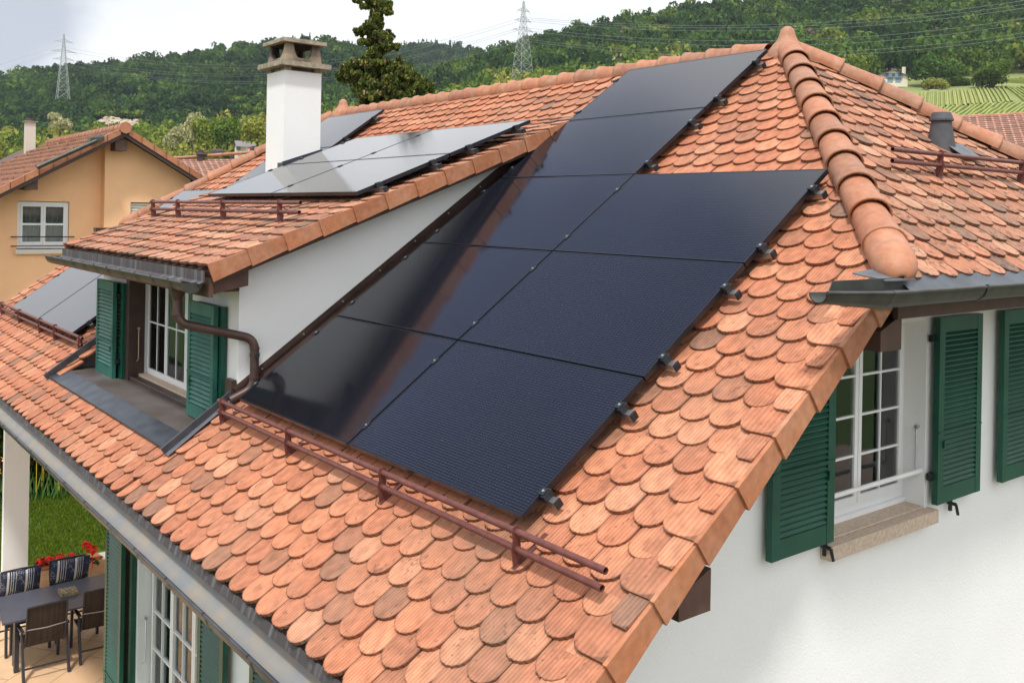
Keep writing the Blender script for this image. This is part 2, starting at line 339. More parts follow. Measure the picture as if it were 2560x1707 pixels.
GAU, TW = .1625, .1965
def add_tile(mb, pl, xc, t0, w=.190, ln=.33, T0=.020, dep=.088, half=0, jit=1.6, th=.019, n=14):
    """one plain tile with a rounded tail; half=-1/1: only the left/right half rounded."""
    m = .105; jx = random.uniform(-.003, .003) * jit; jt = random.uniform(-.004, .004) * jit; jh = random.uniform(-.001, .004) * jit
    rot = random.uniform(-.012, .012) * jit
    pts = []
    for k in range(n + 1):
        a = -math.pi / 2 + math.pi * k / n
        if half == 1 and a > .15: continue          # straight right side
        q = random.uniform(-.002, .002) + (.0018 if k % 2 else -.0018)
        pts.append((w / 2 * math.sin(a), dep * (1 - abs(math.cos(a)) ** .9) + q))
    if half == 1: pts.append((w / 2, .002))
    nt_ = len(pts)
    pts += [(w / 2, ln), (-w / 2, ln)]
    o = random.random() * 3
    top = []; bot = []; uv = []
    for (x, y) in pts:
        xx = x + rot * y
        top.append(pl.P(xc + jx + xx, t0 + jt + y, T0 + jh - m * y)); bot.append(pl.P(xc + jx + xx, t0 + jt + y, T0 + jh - m * y - th))
        uv.append((x, y))
    i = len(mb.v); mb.v += [tuple(p) for p in top] + [tuple(p) for p in bot]; nn = len(pts)
    mb.f.append([i + k for k in range(nn)]); mb.m.append(0); mb.sm.append(False); mb.uv[len(mb.f) - 1] = uv
    for k in list(range(nt_)) + [nn - 1]:
        k2 = (k + 1) % nn
        mb.f.append([i + k2, i + k, i + nn + k, i + nn + k2]); mb.m.append(0); mb.sm.append(False)
        mb.uv[len(mb.f) - 1] = [uv[k2], uv[k], uv[k], uv[k2]]
def tile_field(mb, pl, x0, x1, tlo, thi, ref, tref, keep=None):
    """cells on a fixed grid: even courses end at ref, odd ones half a tile further."""
    k0 = math.ceil((tlo - tref) / GAU - 1e-6)
    k = k0
    while tref + k * GAU < thi:
        t = tref + k * GAU; off = ref + (TW / 2 if k % 2 else 0)
        i0 = math.floor((x0 - off) / TW); i1 = math.ceil((x1 - off) / TW)
        for i in range(i0, i1):
            xc = off + (i + .5) * TW
            if xc < x0 - TW * .6 or xc > x1 + TW * .6: continue
            if keep and not keep(xc, t): continue
            add_tile(mb, pl, xc, t, n=18)
        k += 1

TREF = -.96; VX = 4.345; VW = .225
house = empty('house', (0, 4.4, -5.1), 'white rendered house with green shutters and a clay tiled hipped roof, filling the foreground', 'house')
# ---- clay tiles of the front slope
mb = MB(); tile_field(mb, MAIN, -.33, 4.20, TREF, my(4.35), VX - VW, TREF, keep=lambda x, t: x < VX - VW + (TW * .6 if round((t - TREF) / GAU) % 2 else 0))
hipn = V(1, -(VX - 1.75) / (1.85 - 4.45), 0)      # outward normal of the vertical plane through the right hip
hipn = V(2.6, 2.58, 0).normalized(); hipnl = V(-2.6, 2.7, 0).normalized()
right_tiles = (mb, [(APX, hipn), (V(-.34, 0, 0), V(-1, 0, 0))])
def merge(name, lst, m, parent):
    """clip each field by its own planes, join into ONE mesh."""
    bmj = bmesh.new()
    for b, clips in lst:
        me = bpy.data.meshes.new('tmp'); me.from_pydata(b.v, [], b.f)
        ul = me.uv_layers.new(name='UVMap')
        for fi, uv in b.uv.items():
            for k, li in enumerate(me.polygons[fi].loop_indices): ul.data[li].uv = uv[k]
        t = bmesh.new(); t.from_mesh(me)
        for co, no in clips:
            bmesh.ops.bisect_plane(t, geom=t.verts[:] + t.edges[:] + t.faces[:], plane_co=co, plane_no=no, clear_outer=True)
        t.to_mesh(me); t.free(); bmj.from_mesh(me); bpy.data.meshes.remove(me)
    me = bpy.data.meshes.new(name); bmj.to_mesh(me); bmj.free(); me.materials.append(m)
    o = bpy.data.objects.new(name, me); COL.objects.link(o)
    if parent: o.parent = parent; o.matrix_parent_inverse = pinv(parent)
    return o
mb1 = MB(); tile_field(mb1, MAIN, -9.45, -4.2, TREF, my(4.35), VX - VW, TREF, keep=lambda x, t: x < -4.12 or t > my(3.2))
mb2 = MB(); tile_field(mb2, MAIN, -4.22, -.33, TREF, my(-.44), VX - VW, TREF, keep=lambda x, t: -4.22 < x <= -.33)
mb3 = MB(); tile_field(mb3, MAIN, -4.22, -.33, my(3.5), my(4.35), VX - VW, TREF, keep=lambda x, t: -4.25 < x <= -.33)
# keep the right hand field off the cells just left of the dormer cheek
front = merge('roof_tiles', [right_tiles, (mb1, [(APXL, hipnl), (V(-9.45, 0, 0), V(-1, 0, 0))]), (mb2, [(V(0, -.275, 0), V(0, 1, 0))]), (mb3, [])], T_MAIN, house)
# ---- hip slope
mb = MB(); tile_field(mb, HIP, 1.5, 7.4, -.05, (APX.x - 4.33) / -math.cos(aH) - .03, 4.45, -.05)
far = V(2.6, -2.58, 0).normalized()
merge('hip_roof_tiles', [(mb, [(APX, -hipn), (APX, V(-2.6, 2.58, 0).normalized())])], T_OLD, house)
# ---- dormer slope
mb = MB(); tile_field(mb, DORM, -4.12, -.29, dy(-.25), dy(3.66), -.30, dy(-.25), keep=lambda x, t: x < -.2)
dormer = MB()
dn = None
# dormer is a part of the house, its pieces are sub-parts
def poly_deck(mbk, pl, pts, th=.06, h=-.035): mbk.prism([pl.P(x, t, h) for x, t in pts], pl.n * -th)
tE = TREF + .02; tR = my(4.45); tH = my(1.85); yr = my(-.25); tU = my(3.62)
dk = MB()
poly_deck(dk, MAIN, [(-.30, tE), (VX - .02, tE), (VX - .02, tH), (1.75, tR), (-.30, tR)])
poly_deck(dk, MAIN, [(-9.42, tE), (-4.22, tE), (-4.22, tR), (-6.75, tR), (-9.42, tH)])
poly_deck(dk, MAIN, [(-4.22, tE), (-.30, tE), (-.30, yr), (-4.22, yr)])
poly_deck(dk, MAIN, [(-4.22, tU), (-.30, tU), (-.30, tR), (-4.22, tR)])
ln = (4.33 - 1.75) / math.cos(aH)
dk.prism([HIP.P(1.88, .02, -.035), HIP.P(7.02, .02, -.035), HIP.P(4.45, ln, -.035)], HIP.n * -.06)
dk.prism([HIPL.P(-7.05, 0, -.03), HIPL.P(-1.85, 0, -.03), HIPL.P(-4.45, ln, -.03)], HIPL.n * -.06)
NP = Plane((0, 8.9, -OFF / cA), (-1, 0, 0), (0, -cA, sA))
poly_deck(dk, NP, [(-VX, -1), (9.42, -1), (9.42, my(1.85)), (6.75, my(4.45)), (-1.75, my(4.45)), (-VX, my(1.85))])
dk.build('roof_deck', M_DECK, house)

# ---- verge pieces: a wide tile whose outer edge folds down into a hanging flap, every second course
def verge(pl, xe, t0, count, side=1, parent=None, name='verge_tiles', flap=.108, tilem=T_MAIN, half=True, clips=None, wid=.30):
    b = MB(); b2 = MB()
    for k in range(count):
        t = t0 + 2 * GAU * k; o = random.random() * 3; g = random.uniform(-.003, .003)
        xi = xe - side * wid; T0 = .030
        prof = []
        nseg = 10
        for j in range(nseg + 1):       # rounded inner corner
            a = math.pi / 2 * j / nseg
            prof.append((xi + side * .085 * (1 - math.cos(a)), .085 * (1 - math.sin(a))))
        prof += [(xe, .004)]
        L2 = 2 * GAU + .05
        top = [(x, y) for x, y in prof] + [(xe, L2), (xi, L2)]
        def P(x, y, dn=0): return pl.P(x, t + y + g, T0 - .072 * y + dn)
        vs = [P(x, y) for x, y in top]; uvt = [((x - xe + side * wid / 2) * .165 / wid, y) for x, y in top]
        i = len(b2.v); nn = len(top)
        b2.v += [tuple(p) for p in vs] + [tuple(P(x, y, -.018)) for x, y in top]
        b2.f.append([i + q for q in range(nn)] if side == 1 else [i + q for q in range(nn)][::-1]); b2.m.append(0); b2.sm.append(False)
        b2.uv[len(b2.f) - 1] = uvt if side == 1 else uvt[::-1]
        for q in range(nn - 2):
            b2.f.append([i + q + 1, i + q, i + nn + q, i + nn + q + 1]); b2.m.append(0); b2.sm.append(False); b2.uv[len(b2.f) - 1] = [uvt[q + 1], uvt[q], uvt[q], uvt[q + 1]]
        # flap (tapered, lower end proud of the one below)
        x1 = xe + side * .020; x2 = xe + side * .004
        f = [(x1, -.004, .034), (x2, L2, .010), (x2, L2, -flap + .012), (x1, -.004, -flap)]
        vv = [pl.P(x, t + y + g, h) for x, y, h in f] + [pl.P(x - side * .022, t + y + g, h) for x, y, h in f]
        b.mesh(vv, [(0, 1, 2, 3), (7, 6, 5, 4), (0, 4, 5, 1), (1, 5, 6, 2), (2, 6, 7, 3), (3, 7, 4, 0)])
        for fi in range(len(b.f) - 6, len(b.f)): b.uv[fi] = [(o + .2 * q, o) for q in range(4)]
        if half:
            w = wid - TW / 2 - .012
            add_tile(b2, pl, xe - side * (.012 + w / 2), t + GAU, w=w, half=1 if side == 1 else 0, T0=.030, ln=.2)
    fo = b.build(name, T_VERGE, parent, clips)
    to = b2.build(name.replace('tiles', 'cover_tiles'), tilem, parent, clips)
    return fo, to
nm = int((my(1.80) - TREF) / (2 * GAU)) + 1
verge(MAIN, VX, TREF, nm, 1, house, 'verge_tiles', wid=VW, clips=[(V(0, 1.86, 0), V(0, 1, 0))])
verge(MAIN, -9.45, TREF, nm, -1, house, 'verge_tiles', clips=[(V(0, 1.86, 0), V(0, 1, 0))])

# ---- ridge and hip caps
def cap_run(p0, p1, n, r0=.105, r1=.135, h=.0, parent=None, name='ridge_cap_tiles', m=T_CAP, closed=False, th=.014, flat=.9):
    """half-round caps from the upper end p0 to the lower end p1; each one's wide lower end laps over the next."""
    b = MB(); d = (p1 - p0); Lc = d.length / n; d.normalize()
    sd = d.cross(V(0, 0, 1)).normalized(); up = sd.cross(d).normalized()
    if up.z < 0: up = -up
    for k in range(n):
        a = p0 + d * (Lc * k) + up * h; j = random.uniform(-.004, .004); sw = random.uniform(-.006, .006)
        rings = []
        st = [0, .25, .5, .75, .94, .95, 1.0]; tot = Lc + .06
        closed_last = closed and k == n - 1
        if closed_last: st = [0, .2, .4, .55, .7, .8, .88, .95, .99, 1.0]
        for q in st:
            r = r0 + (r1 - r0) * q; lift = .020 * q
            if q > .945 and not closed_last: r += .005
            if closed_last:
                r = (r0 + (r1 - r0) * min(q, .5)) * (1.08 if q < .5 else math.sqrt(max(0.02, 1 - ((q - .5) / .51) ** 2.4)) * 1.08)
                lift = .02
            rings.append([a + d * (tot * q) + sd * (math.cos(t) * r + j + sw * q) + up * (math.sin(t) * r * flat + lift) for t in [math.pi * (-.10 + 1.20 * i / 14) for i in range(15)]])
        o = random.random() * 5
        vs = [p for rg in rings for p in rg]; fs = []
        for i in range(len(rings) - 1):
            for q in range(14): fs.append((i * 15 + q, i * 15 + q + 1, (i + 1) * 15 + q + 1, (i + 1) * 15 + q))
        # inner skin at the lower lip
        inn = [a + (p - a) + (a + d * tot + up * .03 - p).normalized() * th for p in rings[-1]]
        base = len(vs); vs += inn
        inn2 = [p - d * .12 for p in inn]; vs += inn2
        i = len(rings) - 1
        for q in range(14):
            fs.append((i * 15 + q, i * 15 + q + 1, base + q + 1, base + q)); fs.append((base + q, base + q + 1, base + 15 + q + 1, base + 15 + q))
        n0 = len(b.f); b.mesh(vs, fs, 0, True)
        for fi in range(n0, len(b.f)): b.uv[fi] = [(o, o)] * 4
    return b.build(name, m, parent)
cap_run(APX + V(.04, -.04, -.04), HIPC + V(.03, -.03, .0), 11, .104, .121, 0, house, 'hip_cap_tiles', closed=True)
cap_run(APX + V(.04, .04, -.04), V(4.45, 7.15, 1.13), 11, .104, .121, 0, house, 'hip_cap_tiles')
cap_run(APXL + V(-.1, -.1, -.04), V(-9.50, 1.84, 1.12), 9, .11, .13, 0, house, 'hip_cap_tiles', closed=True)
cap_run(APX + V(-.18, 0, -.05), APXL + V(.1, 0, -.05), 26, .108, .128, 0, house, 'ridge_cap_tiles')
def finial(p, sgn, parent):
    b = MB(); prof = [(.20, -.14), (.185, -.05), (.165, .02), (.13, .075), (.095, .115), (.075, .155), (.068, .19), (.055, .222), (.03, .243), (.002, .25)]
    n = 20; vs = []
    for r, z in prof:
        for k in range(n):
            a = 2 * math.pi * k / n; w = 1
            if z < .1:        # three short barrels leave it: along the ridge and the two hips
                for dirn in (math.pi if sgn > 0 else 0, math.atan2(-1, sgn), math.atan2(1, sgn)):
                    dd = abs((a - dirn + math.pi) % (2 * math.pi) - math.pi); w += .32 * math.exp(-(dd / .38) ** 2) * (1 - max(0, z) / .1)
            vs.append(p + V(math.cos(a) * r * w, math.sin(a) * r * w, z + (.0 if z > .02 else .04 * (w - 1))))
    fs = [(i * n + k, i * n + (k + 1) % n, (i + 1) * n + (k + 1) % n, (i + 1) * n + k) for i in range(len(prof) - 1) for k in range(n)]
    b.mesh(vs, fs, 0, True)
    for fi in range(len(b.f)): b.uv[fi] = [(.3, .3)] * 4
    return b.build('roof_finial', T_CAP, parent)
finial(APX + V(0, 0, -.065), 1, house); finial(APXL + V(0, 0, -.02), -1, house)

# ---- dormer
dorm = MB()
dw = MB()   # cheeks and front wall with the window opening
zt = lambda y: 1.105 + TD * y - .10
zm = lambda y: -.1475 + .7151 * y
FY = .11
def wall_strips(mbk, lo, hi, breaks, holes, mapf, th):
    """vertical strips between breaks; holes=(a0,a1,z0,z1); mapf(a,z)->point; th: thickness vector"""
    xs = sorted(set(breaks + [h[0] for h in holes] + [h[1] for h in holes]))
    for a0, a1 in zip(xs[:-1], xs[1:]):
        seg = [(h[2], h[3]) for h in holes if h[0] <= a0 + 1e-6 and h[1] >= a1 - 1e-6]
        z0 = None
        cur = ('lo',)
        bounds = []
        prev0, prev1 = lo(a0 + 1e-5), lo(a1 - 1e-5)
        for (h0, h1) in sorted(seg):
            bounds.append((prev0, prev1, h0, h0)); prev0 = prev1 = h1
        bounds.append((prev0, prev1, hi(a0 + 1e-5), hi(a1 - 1e-5)))
        for b0, b1, c0, c1 in bounds:
            if c0 - b0 < 1e-4 and c1 - b1 < 1e-4: continue
            mbk.prism([mapf(a0, b0), mapf(a1, b1), mapf(a1, c1), mapf(a0, c0)], th)
DOX0, DOX1, DOZ0, DOZ1 = -3.12, -1.33, -.30, .82
wall_strips(dw, lambda x: -.345, lambda x: zt(.11), [-4.15, -.28], [(DOX0, DOX1, DOZ0, DOZ1)], lambda x, z: V(x, FY, z), V(0, .22, 0))
for x, t in ((-.28, -.18), (-4.15, .18)):
    dw.prism([V(x, .33, -.345), V(x, 3.66, zm(3.66) - .05), V(x, 3.66, zt(3.66)), V(x, .33, zt(.33))], V(t, 0, 0))
dormer = dw.build('dormer', M_WALL, house)
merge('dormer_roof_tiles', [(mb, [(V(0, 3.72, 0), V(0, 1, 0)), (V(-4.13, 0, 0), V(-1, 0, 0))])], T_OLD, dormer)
dd = MB(); poly_deck(dd, DORM, [(-4.38, dy(-.23)), (-.02, dy(-.23)), (-.02, dy(3.66)), (-4.38, dy(3.66))], .07)
dd.build('dormer_deck', M_BROWNP, dormer)
vn = 13
verge(DORM, -.0, dy(-.25), vn, 1, dormer, 'verge_tiles', flap=.112, tilem=T_OLD, clips=[(V(0, 3.66, 0), V(0, 1, 0))])
verge(DORM, -4.38, dy(-.25), vn, -1, dormer, 'verge_tiles', flap=.112, tilem=T_OLD, clips=[(V(0, 3.66, 0), V(0, 1, 0))])
# barge boards below the verge and eaves board of the dormer
bb = MB()
for x in (-.075, -4.36):
    bb.prism([V(x, -.20, zt(-.20) + .02), V(x, 3.5, zt(3.5) + .02), V(x, 3.5, zt(3.5) - .055), V(x, -.20, zt(-.20) - .055)], V(.03, 0, 0))
bb.box((-4.34, -.22, .78), (-.05, -.19, .93))
bb.box((-4.34, -.188, .80), (-.281, .108, .815))          # soffit
bb.prism([V(-.08, -.20, .90), V(-.08, .10, 1.0), V(-.08, .10, .86), V(-.08, -.20, .80)], V(-.22, 0, 0))
bb.build('eaves_board', M_BROWNP, dormer)
fl = MB(); fl.prism([V(-4.40, -.262, .985), V(-4.40, -.262, .90), V(-4.40, -.30, .885), V(-4.40, -.305, .888), V(-4.40, -.267, .905), V(-4.40, -.267, .985)], V(4.36, 0, 0))
fl.build('eaves_flashing', M_FLASH, dormer)
# balcony-like recess: floor, side upstands, sheet metal apron on the tiles
rc = MB()
rc.prism([V(-4.2, .11, -.335), V(-4.2, -.25, -.335), V(-4.2, -.25, -.36), V(-4.2, .11, -.36)], V(3.87, 0, 0))
rc.prism([V(-4.2, -.25, -.30), V(-4.2, .11, zm(.11) + .02), V(-4.2, .11, -.36), V(-4.2, -.25, -.36)], V(-.02, 0, 0))
rc.prism([V(-.33, -.25, -.30), V(-.33, .11, zm(.11) + .02), V(-.33, .11, -.36), V(-.33, -.25, -.36)], V(.02, 0, 0))
rc.build('recess_floor', mat('ledge_sheet', (.15, .135, .13), .5, .2, col2=(.085, .062, .052), nscale=2.2, detail=8), dormer)
ap = MB()
ap.prism([V(-4.2, -.25, -.333), V(-4.2, -.425, zm(-.425) + .047), V(-4.2, -.425, zm(-.425) + .035), V(-4.2, -.25, -.345)], V(3.87, 0, 0))
ap.build('apron_flashing', M_ZINC, dormer)
for x in (-4.225, -.33):
    us = MB()
    us.prism([MAIN.P(x, my(-.43), .02), MAIN.P(x, my(.12), .02), MAIN.P(x, my(.12), .085), MAIN.P(x, my(-.43), .085)], V(.025, 0, 0))
    us.build('side_upstand', M_ZINC, dormer)
ld = MB(); ld.prism([MAIN.P(-.304, my(-.43), .030), MAIN.P(-.235, my(-.43), .030), MAIN.P(-.25, my(.2), .030), MAIN.P(-.304, my(.2), .030)], MAIN.n * .004)
ld.build('soaker_flashing', M_LEAD, dormer)
# flashing along the cheek
ck = MB()
ck.prism([MAIN.P(-.279, my(.13), .0), MAIN.P(-.279, my(3.52), .0), MAIN.P(-.279, my(3.46), .105), MAIN.P(-.279, my(.13), .105)], V(.010, 0, 0))
ck.prism([MAIN.P(-.269, my(.13), .066), MAIN.P(-.269, my(3.48), .066), MAIN.P(-.269, my(3.48), .096), MAIN.P(-.269, my(.13), .096)], V(.014, 0, 0))
ck.prism([MAIN.P(-.268, my(.13), .035), MAIN.P(-.06, my(.13), .035), MAIN.P(-.06, my(3.50), .035), MAIN.P(-.268, my(3.50), .035)], MAIN.n * .004)
ck.build('cheek_flashing', M_BROWN, dormer)
for i in range(9):
    sc = MB()
    y = .35 + i * .36
    c = MAIN.P(-.254, my(y), .081); sc.tube([c, c + V(.006, 0, 0)], .008, 8); sc.build('screw', M_STEEL, dormer)
# small metal box at the foot of the corner
cb = MB(); cb.box((-.42, .06, -.12), (-.285, .10, .09)); cb.build('corner_flashing', M_BROWN, dormer)

# ---- gutters
def gutter(name, pl0, d, length, r, mats, parent, up=V(0, 0, 1), side=1, brk=.55, endcap=True, brname='gutter_bracket', bstart=.3):
    """half round trough from point pl0 along unit d, opening up; side: outward direction vector"""
    b = MB(); n = 12; o = side
    def ring(p, rr): return [p + o * (math.cos(math.pi + math.pi * k / n) * rr) + up * (math.sin(math.pi + math.pi * k / n) * rr) for k in range(n + 1)]
    p1 = pl0 + d * length
    for rr, mi in ((r, 0), (r - .004, 1)):
        a = ring(pl0, rr); c = ring(p1, rr)
        b.mesh(a + c, [(k, k + 1, n + 1 + k + 1, n + 1 + k) for k in range(n)], mi, True)
    lip = pl0 + o * r; b.tube([lip + up * .004, lip + d * length + up * .004], .011, 8, 0)
    if endcap:
        b.face(ring(pl0, r), 0); b.face(ring(p1, r), 0)
    ob = b.build(name, mats, parent)
    t = bstart; i = 0
    while t < length - .05:
        q = MB(); p = pl0 + d * t
        a = [x + d * 0 for x in ring(p, r + .006)]; c = [x + d * .028 for x in a]
        q.mesh(a + c, [(k, k + 1, n + 1 + k + 1, n + 1 + k) for k in range(n)], 0, True)
        q.tube([p + o * (r + .004) + up * .0, p + o * (r + .004) + up * .018], .010, 6)
        q.build(brname, mats[0], ob)
        t += brk; i += 1
    return ob
gutter('gutter', V(-9.6, -.838, -.798), V(1, 0, 0), 14.05, .100, [M_ZINC, M_ZLIGHT], house, side=V(0, -1, 0), brk=.62, bstart=.3)
fb = MB()
fb.prism([V(-9.8, -.770, -.715), V(-9.8, -.786, -.768), V(-9.8, -.778, -.768), V(-9.8, -.762, -.715)], V(14.15, 0, 0)); fb.build('eaves_flashing', M_FLASH, house)
fb = MB(); fb.box((-9.7, -.70, -.98), (4.28, -.67, -.80)); fb.box((-9.7, -.668, -.90), (4.28, .098, -.885))
fb.build('eaves_board', M_BROWNP, house)
gutter('gutter', V(-4.52, -.335, .895), V(1, 0, 0), 4.42, .082, [M_COPPER, M_COPPER], dormer, side=V(0, -1, 0), brk=.42, bstart=.35)
gutter('gutter', V(-9.62, 1.42, 1.09), V(0, 1, 0), 5.9, .078, [M_COPPER, M_ZINC], house, side=V(-1, 0, 0), brk=1.2, bstart=.6)
g3 = gutter('gutter', V(4.49, 1.42, 1.105), V(0, 1, 0), 5.9, .078, [M_COPPER, M_ZINC], house, side=V(1, 0, 0), brk=.75, bstart=.95)
# spout end that carries the water out over the front slope
sp = MB()
n = 10
def rg(p, r, tw): return [p + V(math.cos(math.pi + math.pi * k / n) * r, tw * 0, math.sin(math.pi + math.pi * k / n) * r) for k in range(n + 1)]
a = rg(V(4.49, 1.42, 1.105), .078, 0); c = rg(V(4.43, 1.00, 1.115), .050, 0)
sp.mesh(a + c, [(k, k + 1, n + 2 + k, n + 1 + k) for k in range(n)], 0, True)
a = rg(V(4.49, 1.42, 1.105), .074, 0); c = rg(V(4.43, 1.00, 1.115), .046, 0)
sp.mesh(a + c, [(k, k + 1, n + 2 + k, n + 1 + k) for k in range(n)], 0, True)
sp.tube([V(4.568, 1.42, 1.109), V(4.48, 1.00, 1.119)], .009, 8)
sp.prism([V(4.405, 1.12, 1.10), V(4.405, 1.80, 1.10), V(4.405, 1.80, 1.165), V(4.405, 1.16, 1.165)], V(-.006, 0, 0))
sp.build('gutter_spout', M_COPPER, house)
hf = MB(); hf.prism([V(4.36, 1.80, 1.165), V(4.445, 1.80, 1.10), V(4.437, 1.80, 1.10), V(4.352, 1.80, 1.165)], V(0, 5.4, 0)); hf.build('eaves_flashing', M_ZINC, house)
hb = MB(); hb.box((4.28, 1.92, .93), (4.31, 7.0, 1.075)); hb.box((3.82, 1.92, .955), (4.278, 7.0, .97)); hb.build('eaves_board', M_BROWNP, house)
# flashing hood over the spout corner
hc = MB(); hc.prism([V(4.22, 1.62, 1.175), V(4.42, 1.60, 1.15), V(4.44, 1.86, 1.15), V(4.24, 1.86, 1.20)], V(0, 0, .008)); hc.build('corner_flashing', M_LEAD, house)
# purlin ends sticking out under the verge
for y, z in ((.36, -.165), (1.93, .885)):
    b = MB(); b.prism([V(3.8, y - .11, z - .13), V(3.8, y + .10, z - .13), V(3.8, y + .10, z + .06), V(3.8, y - .11, z - .02)], V(.47, 0, 0)); b.build('purlin_end', M_BROWNP, house)
# barge board under right verge
b = MB(); b.prism([V(4.26, -.75, zm(-.75) - .05), V(4.26, 1.85, zm(1.85) - .05), V(4.26, 1.85, zm(1.85) - .145), V(4.26, -.75, zm(-.75) - .145)], V(.03, 0, 0))
b.prism([V(3.82, -.75, zm(-.75) - .12), V(3.82, 1.85, zm(1.85) - .12), V(3.82, 1.85, zm(1.85) - .14), V(3.82, -.75, zm(-.75) - .14)], V(.44, 0, 0))
b.build('barge_board', M_BROWNP, house)
# ---- dormer downpipe
dp = MB()
def arc(pts, k=5):
    """round the corners of a polyline"""
    pts = [V(*p) for p in pts]; o = [pts[0]]
    for i in range(1, len(pts) - 1):
        a, b, c = pts[i - 1], pts[i], pts[i + 1]; r = min(.09, (a - b).length * .45, (c - b).length * .45)
        s0 = b + (a - b).normalized() * r; s1 = b + (c - b).normalized() * r
        for q in range(k + 1):
            t = q / k; o.append(s0 * (1 - t) ** 2 + b * 2 * t * (1 - t) + s1 * t * t)
    return o + [pts[-1]]
pipe = [V(-.42, -.335, .84), V(-.42, -.335, .56), V(-.215, .22, .42), V(-.215, .22, .03), V(-.23, .03, -.055)]
dp.tube(arc(pipe), .036, 12)
dp.tube([V(-.42, -.335, .86), V(-.42, -.335, .74)], [.075, .037], 12)
for p, q in ((V(-.42, -.335, .62), V(-.42, -.335, .64)), (V(-.215, .22, .10), V(-.215, .22, .12)), (V(-.215, .22, .28), V(-.215, .22, .305)), (V(-.215, .22, .34), V(-.215, .22, .35))): dp.tube([p, q], .041, 12)
dpo = dp.build('downpipe', M_BROWN, dormer)
b = MB(); b.box((-.28, .205, .283), (-.20, .235, .30)); b.box((-.18, .205, .275), (-.155, .235, .31)); b.build('pipe_clamp', M_CLAMP, dpo)

# ---- chimney (stands on the dormer roof and the main roof behind it)
cx0, cx1, cy0, cy1 = -4.30, -3.78, 2.07, 2.56
ch = MB(); ch.box((cx0, cy0, .9), (cx1, cy1, 3.165)); chim = ch.build('chimney', M_WALL, house)
b = MB()
for (xa, ya) in ((cx0, cy0), (cx1 - .10, cy0), (cx0, cy1 - .1), (cx1 - .1, cy1 - .1)): b.box((xa + .01, ya + .01, 3.165), (xa + .09, ya + .09, 3.215))
b.box((cx0 + .12, cy0 + .04, 3.165), (cx1 - .12, cy1 - .04, 3.21))
b.box((cx0 - .09, cy0 - .09, 3.215), (cx1 + .09, cy1 + .09, 3.275))
b.build('chimney_lower_slab', M_CONC, chim)
b = MB(); r_ = .03
bx0, bx1, by0, by1, zb, zt_ = cx0 + .0, cx1 - .0, cy0 + .0, cy1 - .0, 3.275, 3.51
def arch_wall(mbk, a0, a1, mapf, th):
    n = 18; w = a1 - a0; pst = .045
    poly = [(a0, zb), (a1, zb), (a1 - .02, zt_), (a1 - .02 - pst, zt_)]
    for k in range(n + 1):
        t = k / n; x = a1 - .02 - pst - (w - .04 - 2 * pst) * t
        z = zb + .075 + .16 * abs(2 * t - 1) ** 3.2; poly.append((x, min(z, zt_)))
    poly += [(a0 + .02 + pst, zt_), (a0 + .02, zt_)]
    # build as strips so it is convex
    bot = zb
    for k in range(n):
        x0 = a1 - .02 - pst - (w - .04 - 2 * pst) * k / n; x1 = a1 - .02 - pst - (w - .04 - 2 * pst) * (k + 1) / n
        z0 = zb + .055 + .18 * abs(2 * k / n - 1) ** 6; z1 = zb + .055 + .18 * abs(2 * (k + 1) / n - 1) ** 6
        mbk.prism([mapf(x1, bot), mapf(x0, bot), mapf(x0, min(z0, zt_)), mapf(x1, min(z1, zt_))], th)
    for s0, s1, q in ((a0, a0 + .02 + pst, 1), (a1 - .02 - pst, a1, -1)):
        if q == 1: mbk.prism([mapf(s0, bot), mapf(s1, bot), mapf(s1, zt_), mapf(s0 + .02, zt_)], th)
        else: mbk.prism([mapf(s0, bot), mapf(s1, bot), mapf(s1 - .02, zt_), mapf(s0, zt_)], th)
arch_wall(b, bx0, bx1, lambda a, z: V(a, by0 + (z - zb) * .1, z), V(0, .05, 0)); arch_wall(b, bx0, bx1, lambda a, z: V(a, by1 - (z - zb) * .1, z), V(0, -.05, 0))
arch_wall(b, by0 + .052, by1 - .052, lambda a, z: V(bx1 - (z - zb) * .1, a, z), V(-.05, 0, 0)); arch_wall(b, by0 + .052, by1 - .052, lambda a, z: V(bx0 + (z - zb) * .1, a, z), V(.05, 0, 0))
b.build('chimney_arches', M_SOOT, chim)
b = MB()
for xa, ya in ((bx0 + .052, by0 + .052), (bx1 - .10, by0 + .052), (bx0 + .052, by1 - .10), (bx1 - .10, by1 - .10)): b.box((xa, ya, zb + .001), (xa + .045, ya + .045, zt_ - .001))
b.box((bx0 + .06, by0 + .06, zb + .002), (bx1 - .06, by1 - .06, zb + .03)); b.box((bx0 + .03, by0 + .03, zt_ - .02), (bx1 - .03, by1 - .03, zt_ - .001))
b.build('flue_soot_shade', mat('soot_shade', (.02, .017, .016), 1), chim)  # black soot pieces, also standing in for the shade inside the cap
b = MB(); b.box((cx0 - .045, cy0 - .045, 3.51), (cx1 + .045, cy1 + .045, 3.555)); b.prism([V(cx0 + .05, cy0 + .05, 3.555), V(cx1 - .05, cy0 + .05, 3.555), V(cx1 - .05, cy1 - .05, 3.555), V(cx0 + .05, cy1 - .05, 3.555)], V(0, 0, .022))
b.build('chimney_cap', M_CONC, chim)
b = MB()
zd = lambda y: 1.105 + TD * y
b.prism([V(cx1 + .001, cy0 - .02, zd(cy0) - .02), V(cx1 + .001, cy1 + .02, zd(cy1) - .02), V(cx1 + .001, cy1 + .02, zd(cy1) + .16), V(cx1 + .001, cy0 - .02, zd(cy0) + .16)], V(.02, 0, 0))
b.prism([V(cx1 + .021, cy0 - .03, zd(cy0) + .10), V(cx1 + .021, cy1 + .02, zd(cy1) + .10), V(cx1 + .021, cy1 + .02, zd(cy1) + .13), V(cx1 + .021, cy0 - .03, zd(cy0) + .13)], V(.02, 0, 0))
